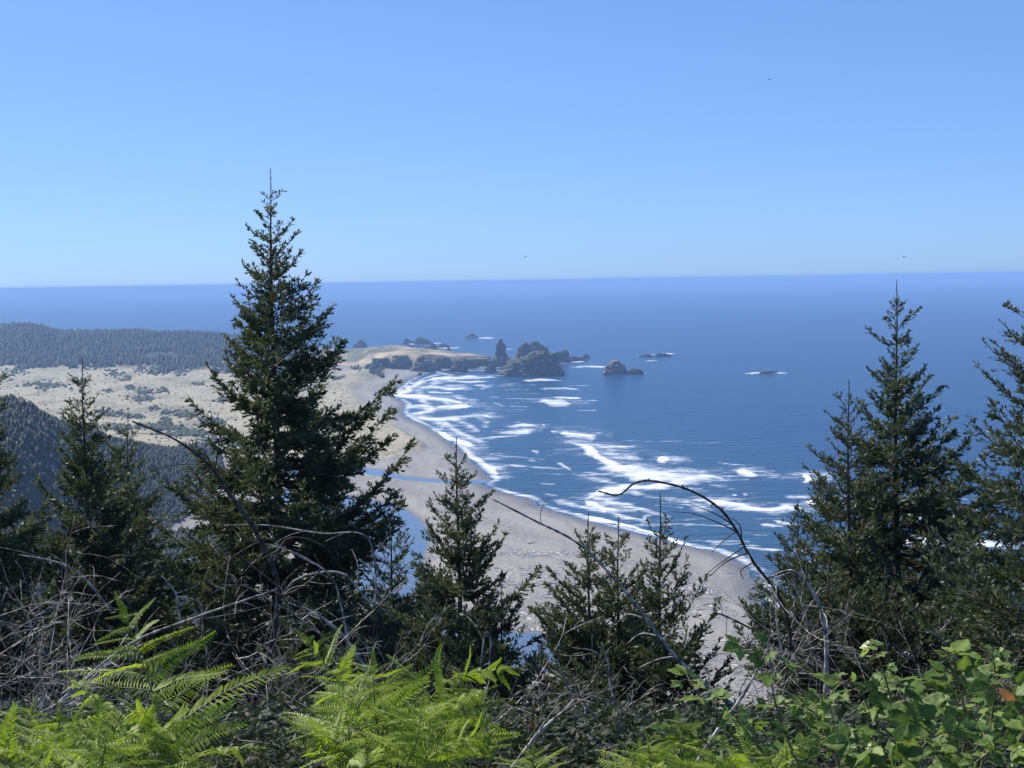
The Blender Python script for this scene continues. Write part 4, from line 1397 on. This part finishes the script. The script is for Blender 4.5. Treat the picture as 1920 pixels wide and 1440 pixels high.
dead_branch([(1150, 1400), (1090, 1310), (1060, 1280), (1040, 1215)], 10, 0.010, 0.004, 'slanting grey stick at the left foot of the twin conifers', 9, twigs=6)
dead_branch([(900, 1270), (905, 1215), (912, 1186), (920, 1200), (918, 1240), (912, 1290)], 10, 0.007, 0.005, 'hairpin loop of pale dead vine above the big fern', 10, twigs=2)
dead_branch([(960, 1440), (1010, 1375), (1060, 1330), (1075, 1312)], 8.5, 0.012, 0.005, 'pale dead stick right of the big fern pointing to the twin conifers', 11, twigs=7)
dead_branch([(60, 1370), (130, 1300), (240, 1210), (360, 1160), (520, 1105)], 11, 0.017, 0.007, 'long dead stick slanting up right behind the upright fern', 12, twigs=6)
dead_branch([(210, 1150), (160, 1085), (110, 1055), (35, 1040)], 13, 0.010, 0.005, 'thin dead stem arching left below the slim left conifer', 13, twigs=3)
dead_branch([(338, 1170), (332, 1120), (315, 1092), (302, 1080)], 12, 0.009, 0.004, 'short hooked dead stem above the upright fern', 14, twigs=2)
dead_branch([(1300, 1440), (1345, 1370), (1395, 1300), (1436, 1225), (1440, 1205)], 8, 0.012, 0.006, 'slanting brown stick rising out of the brambles', 15, twigs=3)
dead_branch([(1570, 1300), (1500, 1230), (1440, 1195), (1360, 1155), (1335, 1150)], 10.5, 0.012, 0.004, 'dark twig stretching left above the brambles', 16, twigs=5, mat='dark_twig')


def brush():
    """the tangle of dead twigs nobody could count"""
    rng = np.random.default_rng(77)
    B = Builder()
    zones = [(0, 560, 1150, 1400, 55), (380, 720, 1060, 1400, 45), (860, 1130, 1260, 1440, 45), (1130, 1420, 1270, 1440, 22), (1400, 1600, 1080, 1330, 36), (0, 130, 1060, 1200, 16), (-20, 200, 1160, 1330, 22), (1500, 1920, 1190, 1420, 40)]

    def arc(p, v, L, r, lvl):
        c = np.cross(v, rng.normal(size=3)) * rng.uniform(0.1, 0.9) + np.array([0, 0, -0.25])
        s_ = np.linspace(0, 1, 8)[:, None]
        q = p + v * s_ * L + c * s_ ** 2 * L * 0.5 + 0.012 * L * rng.normal(size=(8, 3)) * s_
        B.tube(q, np.linspace(r, r * 0.35, 8), 3, rng.random())
        if lvl:
            for _ in range(rng.integers(2, 6)):
                i = rng.integers(2, 7)
                t_ = q[i] - q[i - 1]
                t_ /= np.linalg.norm(t_) + 1e-9
                w_ = t_ + rng.normal(0, 0.65, 3)
                w_ /= np.linalg.norm(w_)
                arc(q[i], w_, L * rng.uniform(0.2, 0.5), r * 0.6, lvl - 1)

    for x0, x1, y0, y1, n in zones:
        for _ in range(n):
            py = y0 + (y1 - y0) * rng.random() ** 0.6
            px = rng.uniform(x0, x1)
            p = np.array(at(px, py, rng.uniform(8.8, 15)))
            a = rng.uniform(0, 6.28)
            el = rng.normal(0.75, 0.5)
            v = np.array([math.cos(a) * math.cos(el), 0.6 * math.sin(a) * math.cos(el), math.sin(el)])
            v /= np.linalg.norm(v)
            L = rng.uniform(0.35, 1.1)
            arc(p - v * L * 0.5, v, L, rng.uniform(0.0025, 0.006), 2)
    o = obj('dead_brush', B.mesh('dead_brush', smooth=True, aname='tint'), M['dead_wood'])
    tag(o, 'tangle of grey dead twigs filling the foreground brush', 'brush', kind='stuff')


brush()


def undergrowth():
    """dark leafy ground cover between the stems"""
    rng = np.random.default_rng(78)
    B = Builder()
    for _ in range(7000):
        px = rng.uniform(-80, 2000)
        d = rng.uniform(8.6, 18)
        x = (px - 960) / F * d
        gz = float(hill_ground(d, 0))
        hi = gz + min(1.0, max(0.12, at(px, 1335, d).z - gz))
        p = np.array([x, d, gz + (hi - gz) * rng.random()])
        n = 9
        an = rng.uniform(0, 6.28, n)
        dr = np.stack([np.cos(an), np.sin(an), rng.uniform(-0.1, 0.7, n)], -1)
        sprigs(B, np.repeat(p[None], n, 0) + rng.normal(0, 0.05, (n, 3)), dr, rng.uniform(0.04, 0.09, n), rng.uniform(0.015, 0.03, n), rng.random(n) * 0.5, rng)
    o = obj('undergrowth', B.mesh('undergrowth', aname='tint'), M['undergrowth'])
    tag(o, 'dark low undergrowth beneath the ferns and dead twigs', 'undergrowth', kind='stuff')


undergrowth()


# ------------------------------------------------------------------ bracken ferns
def pinna_mesh(seed, n=20, length=1.0, width=0.17):
    rng = np.random.default_rng(seed)
    V, Fc, T = [], [], []
    # rib points along +X with an arching droop in -Z
    s = np.linspace(0, 1, n + 1)
    rib = np.stack([s * length, 0.015 * np.sin(s * 9 + seed), -0.16 * s ** 2.2 + 0.04 * s], -1)
    for i, p in enumerate(rib):
        V.append(p)
        T.append(0.5)
    for i in range(n):
        w = width * (1 - s[i] * 0.93) ** 0.75 * min(1, 0.75 + s[i] * 2) * rng.uniform(0.88, 1.1)
        for sg in (1, -1):
            a, b = i, i + 1
            d = np.array([0.32, sg * 1.0, -0.10 + rng.normal(0, 0.10)])
            d /= np.linalg.norm(d)
            gap = rib[b] - rib[a]
            jit = rng.normal(0, 0.06)
            d = d + np.array([jit, 0, 0])
            m1 = rib[a] + d * w * 0.42 + gap * 0.05 + np.array([0, 0, 0.010])
            m2 = rib[a] + d * w * 0.34 + gap * 0.72 + np.array([0, 0, -0.006])
            tip = rib[a] + gap * 0.5 + d * w + np.array([0.02 * w, 0, -0.16 * w])
            k = len(V)
            V += [m1, m2, tip]
            t = rng.uniform(0.2, 0.9)
            T += [t, t, t + 0.1]
            f1, f2 = (a, k + 1, k, k), (k, k + 1, k + 2, k + 2)
            if sg < 0:
                f1, f2 = (a, k, k + 1, k + 1), (k + 1, k, k + 2, k + 2)
            Fc += [f1, f2]
        if i < n - 1:
            k = len(V)
            V += [rib[i] + np.array([0, 0.006, 0]), rib[i + 1] + np.array([0, 0.006, 0])]
            T += [0.9, 0.9]
            Fc += [(i, i + 1, k + 1, k)]
    B = Builder()
    B.add(np.array(V), np.array(Fc))
    B.a = [np.array(T)]
    m = B.mesh('pinna', aname='tint')
    m.materials.append(M['fern'])
    return m


PINNAE = [pinna_mesh(1, 26, 1.0, 0.20), pinna_mesh(2, 30, 1.0, 0.17), pinna_mesh(3, 24, 1.0, 0.23), pinna_mesh(4, 28, 1.0, 0.18)]


def fern(base_px, tip_px, dist, label, seed, plen=0.36, pairs=7, bend=0.1, dist1=None, start=0.35, face=0.5, droop=0.15):
    """bracken: a stem from base to tip carrying pairs of feathery pinnae"""
    plen = plen * 1.3
    pairs = pairs + 2
    rng = np.random.default_rng(seed)
    a = np.array(at(*base_px, dist))
    b = np.array(at(*tip_px, dist1 or dist))
    mid = (a + b) / 2 + np.array([rng.normal(0, 0.02), 0, bend * np.linalg.norm(b - a)])
    path = smooth_path([a, mid, b], 16)
    root = obj('bracken_fern', None)
    root.location = a
    tag(root, label, 'fern', 'bracken ferns along the bottom of the view')
    path = path - a
    B = Builder()
    B.tube(path, np.linspace(0.0075, 0.002, 16), 6)
    obj('stem', B.mesh('stem', smooth=True), M['fern_stem'], root)
    s = np.linspace(0, 1, 16)
    for i in range(pairs):
        u = start + (0.97 - start) * (i / max(1, pairs - 1)) ** 0.85
        p = np.array([np.interp(u, s, path[:, c]) for c in range(3)])
        i1 = min(15, int(u * 15) + 1)
        tan = path[i1] - path[i1 - 1]
        tan /= np.linalg.norm(tan)
        side = np.cross(tan, np.array([0, face, 1.0]) if abs(tan[2]) < 0.85 else np.array([0, 1.0, 0.2]))
        side /= np.linalg.norm(side) + 1e-9
        ln = plen * (1.05 - 0.86 * (u - start) / (1 - start)) * rng.uniform(0.85, 1.12)
        for sg in (1, -1):
            x = tan * rng.uniform(0.2, 0.65) + side * sg + np.array([0, rng.normal(0, 0.45), rng.normal(0.05, 0.22) - droop])
            x /= np.linalg.norm(x)
            up = np.array([0.0, -0.45, 1.0]) + rng.normal(0, 0.45, 3)
            y = np.cross(up, x)
            y /= np.linalg.norm(y)
            z = np.cross(x, y)
            o = obj('pinna', PINNAE[rng.integers(len(PINNAE))], None, root)
            mm = Matrix(((x[0], y[0], z[0], p[0]), (x[1], y[1], z[1], p[1]), (x[2], y[2], z[2], p[2]), (0, 0, 0, 1)))
            o.matrix_local = mm @ Matrix.Diagonal((ln, ln * rng.uniform(0.9, 1.2), ln, 1))
    # terminal pinna
    tan = path[-1] - path[-3]
    tan /= np.linalg.norm(tan)
    y = np.cross(np.array([0, -0.5, 1.0]), tan)
    y /= np.linalg.norm(y) + 1e-9
    z = np.cross(tan, y)
    p = path[-2]
    o = obj('pinna', PINNAE[0], None, root)
    ln = plen * 0.28
    o.matrix_local = Matrix(((tan[0], y[0], z[0], p[0]), (tan[1], y[1], z[1], p[1]), (tan[2], y[2], z[2], p[2]), (0, 0, 0, 1))) @ Matrix.Diagonal((ln, ln, ln, 1))


FERNS = [
    ((325, 1440), (232, 1148), 8.0, 'upright bracken standing clear of the dead twigs on the left', 1, dict(plen=0.50, pairs=7, start=0.22, bend=0.04)),
    ((300, 1470), (135, 1275), 7.6, 'bracken frond leaning left beside the upright one', 2, dict(plen=0.26, pairs=8)),
    ((330, 1480), (250, 1330), 7.0, 'bracken frond at the foot of the upright one', 3, dict(plen=0.34, pairs=7)),
    ((200, 1500), (60, 1375), 6.8, 'low bracken frond in the bottom left mass, left of the foot frond', 4, dict(plen=0.32, pairs=8, start=0.15)),
    ((60, 1500), (-30, 1370), 6.6, 'bracken frond at the bottom left corner', 5, dict(plen=0.32, pairs=7, start=0.1)),
    ((160, 1520), (200, 1385), 6.3, 'yellow green bracken frond lowest in the bottom left mass', 6, dict(plen=0.30, pairs=7, start=0.1)),
    ((300, 1450), (500, 1402), 7.2, 'bracken frond lying out to the right near the bottom left', 7, dict(plen=0.20, pairs=10, start=0.1)),
    ((740, 1440), (572, 1198), 7.8, 'bracken frond of the big central fern, reaching up left', 8, dict(plen=0.34, pairs=9, start=0.2)),
    ((720, 1450), (700, 1255), 7.5, 'tallest upright frond in the middle of the big central fern', 9, dict(plen=0.40, pairs=8, start=0.15)),
    ((730, 1440), (955, 1252), 7.7, 'long frond of the big central fern arching right', 10, dict(plen=0.34, pairs=10, start=0.2, bend=0.22)),
    ((700, 1460), (590, 1370), 7.2, 'frond of the big central fern drooping low left', 11, dict(plen=0.36, pairs=8, start=0.1)),
    ((760, 1460), (925, 1370), 7.1, 'frond of the big central fern lying low right', 12, dict(plen=0.26, pairs=9, start=0.15)),
    ((740, 1480), (790, 1340), 6.8, 'front frond low in the big central fern', 13, dict(plen=0.36, pairs=8, start=0.1)),
    ((660, 1490), (640, 1300), 7.3, 'left upright frond of the big central fern', 14, dict(plen=0.34, pairs=8, start=0.15)),
    ((840, 1460), (850, 1290), 7.9, 'back frond of the big central fern, right of its middle', 15, dict(plen=0.32, pairs=8, start=0.15)),
    ((1010, 1480), (1000, 1410), 6.8, 'small fern tip at the bottom edge right of the big fern', 16, dict(plen=0.18, pairs=6, start=0.1)),
    ((1260, 1500), (1130, 1408), 6.4, 'low yellow fern lying left at the bottom centre right', 17, dict(plen=0.16, pairs=10, start=0.1)),
    ((1290, 1500), (1270, 1350), 6.6, 'yellow green fern upright beneath the twin conifers', 18, dict(plen=0.24, pairs=9, start=0.1)),
    ((1330, 1510), (1400, 1385), 6.2, 'yellow green fern lying right below the brambles', 19, dict(plen=0.26, pairs=9, start=0.1)),
    ((1420, 1510), (1500, 1395), 5.9, 'low fern frond in front of the brambles', 20, dict(plen=0.24, pairs=9, start=0.1)),
    ((1220, 1500), (1215, 1395), 6.2, 'low fern frond left of the yellow upright one', 21, dict(plen=0.22, pairs=8, start=0.1)),
    ((1500, 1500), (1440, 1420), 5.6, 'lowest fern frond under the bramble leaves', 22, dict(plen=0.20, pairs=8, start=0.1)),
    ((690, 1450), (655, 1265), 8.0, 'back frond of the big central fern, left of its middle', 23, dict(plen=0.36, pairs=8, start=0.2)),
    ((780, 1450), (900, 1300), 7.5, 'middle right frond of the big central fern', 24, dict(plen=0.34, pairs=9, start=0.15, bend=0.2)),
    ((110, 1510), (110, 1345), 7.2, 'taller frond at the back of the bottom left mass', 25, dict(plen=0.32, pairs=8, start=0.1)),
    ((250, 1500), (330, 1350), 6.9, 'frond leaning right at the foot of the upright bracken', 26, dict(plen=0.30, pairs=8, start=0.1)),
    ((10, 1500), (60, 1330), 7.4, 'frond rising at the far left behind the corner frond', 27, dict(plen=0.28, pairs=8, start=0.1)),
]
for bpx, tpx, d_, lab, sd_, kw in FERNS:
    fern(bpx, tpx, d_, lab, sd_, **kw)


# ------------------------------------------------------------------ brambles
def leaflet_mesh(seed, mat):
    rng = np.random.default_rng(seed)
    n = 9
    s = np.linspace(0, 1, n)
    w = 0.36 * np.sin(np.clip(s, 0, 1) ** 0.62 * math.pi) ** 0.95
    w[0] = 0.02
    w[-1] = 0.0
    V, Fc, T = [], [], []
    for i in range(n):
        T0 = 0.16 * ((seed * 37) % 5 - 2)
        tooth = 1.0 + (0.10 if i % 2 else -0.06)
        z = -0.10 * s[i] ** 2 + 0.015 * math.sin(i * 2.1 + seed)
        ww = w[i] * tooth
        fold = 0.10 + 0.12 * (seed % 3)
        V += [(s[i], 0, z - fold * w[i]), (s[i] + 0.05, ww * 0.55, z + 0.07 * w[i] + 0.02), (s[i] + 0.07, ww, z + 0.10 * w[i]), (s[i] + 0.05, -ww * 0.55, z + 0.07 * w[i] + 0.02), (s[i] + 0.07, -ww, z + 0.10 * w[i])]
        T += [T0 + t for t in (0.75, 0.5 + 0.1 * rng.random(), 0.38, 0.5 + 0.1 * rng.random(), 0.38)]
    for i in range(n - 1):
        a, b = i * 5, (i + 1) * 5
        Fc += [(a, b, b + 1, a + 1), (a + 1, b + 1, b + 2, a + 2), (a + 3, b + 3, b, a), (a + 4, b + 4, b + 3, a + 3)]
    B = Builder()
    B.add(np.array(V), np.array(Fc))
    B.a = [np.array(T)]
    m = B.mesh('leaf', smooth=True, aname='tint')
    m.materials.append(M[mat])
    return m


LEAVES = {k: [leaflet_mesh(i, k) for i in (1, 2, 3, 4, 5, 6)] for k in ('bramble', 'bramble_young', 'bramble_rust')}


def bramble(pts, dist, label, seed, nleaf=9, size=0.085, young=0.15, rust=0.0, dist1=None, start=0.15):
    rng = np.random.default_rng(seed)
    size = size * 0.74
    nleaf = int(nleaf * 1.65)
    dd = np.linspace(dist, dist1 or dist, len(pts))
    P3 = np.array([at(p[0], p[1], d) for p, d in zip(pts, dd)])
    path = smooth_path(P3, 8 * len(pts))
    org = path[0].copy()
    path = path - org
    root = obj('bramble', None)
    root.location = org
    tag(root, label, 'bramble', 'bramble shoots at the bottom right')
    B = Builder()
    B.tube(path, np.linspace(0.0055, 0.0022, len(path)), 6)
    for i in range(nleaf):
        u = start + (1 - start) * i / max(1, nleaf - 1)
        k = min(len(path) - 1, int(u * (len(path) - 1)))
        p = path[k]
        az = i * 2.4 + rng.normal(0, 0.4)
        out = np.array([math.cos(az), math.sin(az) * 0.8 - 0.25, rng.uniform(0.0, 0.5)])
        out /= np.linalg.norm(out)
        yg = u > 1 - young or rng.random() < 0.12
        kind = 'bramble_young' if yg else 'bramble'
        if rust and i == int(nleaf * 0.6):
            kind = 'bramble_rust'
        sz = size * rng.uniform(0.55, 1.4) * (0.6 if yg else 1.0)
        pet = sz * rng.uniform(0.5, 1.0)
        q = p + out * pet
        B.tube([p, p + out * pet * 0.5 + np.array([0, 0, 0.004]), q], [0.0022, 0.0017, 0.0014], 4)
        up = np.array([0.0, -0.45, 1.0]) + rng.normal(0, 0.55, 3)
        sidev = np.cross(up, out)
        sidev /= np.linalg.norm(sidev)
        for j, ang in enumerate((0, 1.05, -1.05) if kind != 'bramble_rust' else (0,)):
            x = out * math.cos(ang) + sidev * math.sin(ang) + np.array([0, 0, rng.normal(-0.22, 0.15)])
            x /= np.linalg.norm(x)
            y = np.cross(up, x)
            y /= np.linalg.norm(y)
            z = np.cross(x, y)
            s_ = sz * (1.0 if j == 0 else 0.8)
            o = obj('leaf', LEAVES[kind][rng.integers(6)], None, root)
            o.matrix_local = Matrix(((x[0], y[0], z[0], q[0]), (x[1], y[1], z[1], q[1]), (x[2], y[2], z[2], q[2]), (0, 0, 0, 1))) @ Matrix.Diagonal((s_, s_ * rng.uniform(0.85, 1.1), s_, 1))
    obj('cane', B.mesh('cane', smooth=True), M['cane'], root)


BR = [
    ([(1690, 1440), (1680, 1350), (1665, 1290), (1650, 1240), (1632, 1200)], 5.0, 'tallest bramble shoot with pale young leaves at its tip', 1, dict(nleaf=9, size=0.10, young=0.45, start=0.25)),
    ([(1760, 1450), (1700, 1400), (1640, 1350), (1610, 1290), (1560, 1270)], 5.4, 'bramble cane leaning left beneath the tallest shoot', 2, dict(nleaf=8, size=0.10)),
    ([(1500, 1440), (1470, 1370), (1450, 1300), (1445, 1240), (1410, 1215)], 5.6, 'bramble shoot with broad dark leaves above the slanting stick', 3, dict(nleaf=8, size=0.10, young=0.0)),
    ([(1440, 1440), (1400, 1390), (1350, 1345), (1300, 1290), (1290, 1275)], 6.2, 'leftmost bramble shoot reaching over the driftwood stick', 4, dict(nleaf=8, size=0.095)),
    ([(1840, 1440), (1860, 1340), (1865, 1260), (1858, 1215)], 5.4, 'upright bramble shoot near the right edge', 5, dict(nleaf=8, size=0.10, young=0.3)),
    ([(1800, 1440), (1810, 1370), (1800, 1290), (1770, 1225)], 5.8, 'bramble shoot between the tallest one and the right edge', 6, dict(nleaf=8, size=0.11, young=0.0)),
    ([(1950, 1440), (1930, 1360), (1900, 1300), (1880, 1280)], 5.2, 'bramble at the right edge with a rusty leaf', 7, dict(nleaf=8, size=0.10, rust=0.12, young=0.0)),
    ([(1580, 1460), (1560, 1390), (1530, 1340), (1500, 1320)], 5.2, 'low bramble in front of the slanting stick', 8, dict(nleaf=9, size=0.085)),
    ([(1640, 1470), (1620, 1420), (1580, 1370), (1540, 1385)], 4.8, 'low bramble left of the tallest shoot', 9, dict(nleaf=9, size=0.085)),
    ([(1700, 1480), (1720, 1420), (1750, 1380), (1790, 1370)], 4.7, 'low bramble right of the tallest shoot', 10, dict(nleaf=9, size=0.10, young=0.2)),
    ([(1780, 1490), (1830, 1430), (1880, 1400), (1925, 1405)], 4.6, 'lowest bramble in the bottom right corner', 11, dict(nleaf=9, size=0.095, young=0.1)),
    ([(1650, 1490), (1660, 1430), (1640, 1395), (1600, 1410)], 4.5, 'nearest bramble at the bottom edge', 12, dict(nleaf=8, size=0.09)),
    ([(1480, 1470), (1440, 1420), (1390, 1360), (1370, 1330)], 6.0, 'bramble shoot between the leftmost one and the low fern fronds', 13, dict(nleaf=9, size=0.085)),
    ([(1560, 1450), (1540, 1370), (1545, 1310), (1590, 1275)], 6.4, 'back bramble shoot below the pale arched stem', 14, dict(nleaf=9, size=0.085, young=0.1)),
    ([(1740, 1450), (1735, 1380), (1745, 1320), (1730, 1280)], 6.3, 'back bramble shoot behind the tallest one', 15, dict(nleaf=10, size=0.09, young=0.0)),
    ([(1900, 1460), (1850, 1390), (1820, 1340), (1790, 1330)], 5.9, 'bramble cane arching left below the upright right shoot', 16, dict(nleaf=10, size=0.09, young=0.1)),
    ([(1360, 1470), (1330, 1400), (1290, 1370), (1250, 1365)], 6.6, 'low bramble beneath the leftmost bramble shoot', 17, dict(nleaf=8, size=0.075)),
]
for pts_, d_, lab, sd_, kw in BR:
    bramble(pts_, d_, lab, sd_, **kw)


# ------------------------------------------------------------------ small things
def seed_stalk():
    rng = np.random.default_rng(5)
    a = np.array(at(985, 1440, 8.2))
    b = np.array(at(1004, 1312, 8.2))
    root = obj('dock_stalk', None)
    root.location = a
    tag(root, 'single rust brown seed stalk right of the big fern', 'weed')
    B = Builder()
    B.tube(smooth_path([a - a, (b - a) * 0.5 + np.array([-0.01, 0, 0]), b - a], 10), np.linspace(0.004, 0.002, 10), 5)
    obj('stem', B.mesh('stem', smooth=True), M['cane'], root)
    S2 = Builder()
    n = 260
    u = rng.uniform(0.55, 1.0, n)
    p = (b - a) * u[:, None]
    dr = rng.normal(size=(n, 3)) + np.array([0, 0, 0.4])
    sprigs(S2, p, dr, rng.uniform(0.012, 0.026, n) * (1.25 - u), rng.uniform(0.006, 0.01, n), rng.random(n), rng)
    o = obj('seedhead', S2.mesh('seedhead'), M['seedhead'], root)
    o['kind'] = 'stuff'


seed_stalk()


def leafy_weed():
    rng = np.random.default_rng(6)
    a = np.array(at(915, 1460, 7.4))
    b = np.array(at(905, 1345, 7.4))
    root = obj('leafy_weed', None)
    root.location = a
    tag(root, 'upright pale green weed with lance leaves right of the big fern', 'weed')
    B = Builder()
    B.tube([a - a, (b - a) * 0.5, b - a], [0.005, 0.004, 0.002], 6)
    obj('stem', B.mesh('stem', smooth=True), M['fern_stem'], root)
    for i in range(11):
        u = 0.25 + 0.72 * i / 10
        p = (b - a) * u
        az = i * 2.4
        x = np.array([math.cos(az), math.sin(az), 1.5])
        x /= np.linalg.norm(x)
        y = np.cross(np.array([0, -1, 0.3]), x)
        y /= np.linalg.norm(y)
        z = np.cross(x, y)
        o = obj('leaf', LEAVES['bramble_young'][i % 3], None, root)
        s_ = 0.12 * (1.1 - 0.5 * u)
        o.matrix_local = Matrix(((x[0], y[0], z[0], p[0]), (x[1], y[1], z[1], p[1]), (x[2], y[2], z[2], p[2]), (0, 0, 0, 1))) @ Matrix.Diagonal((s_, s_ * 0.35, s_, 1))


leafy_weed()


def insect(px, py, dist, label, seed):
    rng = np.random.default_rng(seed)
    root = obj('flying_insect', None)
    root.location = at(px, py, dist)
    tag(root, label, 'insect', 'insects in the air')
    B = Builder()
    B.tube([(-0.006, 0, 0), (-0.002, 0, 0.0005), (0.003, 0, 0.0005), (0.006, 0, 0)], [0.001, 0.0026, 0.0024, 0.0012], 7)
    obj('body', B.mesh('body', smooth=True), M['insect'], root)
    for sg in (1, -1):
        W = Builder()
        W.add([(0.002, 0, 0.002), (0.0035, sg * 0.009, 0.005), (-0.002, sg * 0.010, 0.0045), (-0.003, 0, 0.002)], [(0, 1, 2, 3)])
        obj('wing', W.mesh('wing'), M['insect'], root)
    root.rotation_euler = (rng.uniform(-.4, .4), rng.uniform(-.4, .4), rng.uniform(0, 6.28))


insect(1443, 149, 9, 'tiny dark insect highest in the right half of the sky', 1)
insect(986, 482, 9, 'tiny dark insect in the sky near the middle, close above the horizon', 2)
insect(1695, 482, 9, 'tiny dark insect in the sky above the tall right conifer', 3)
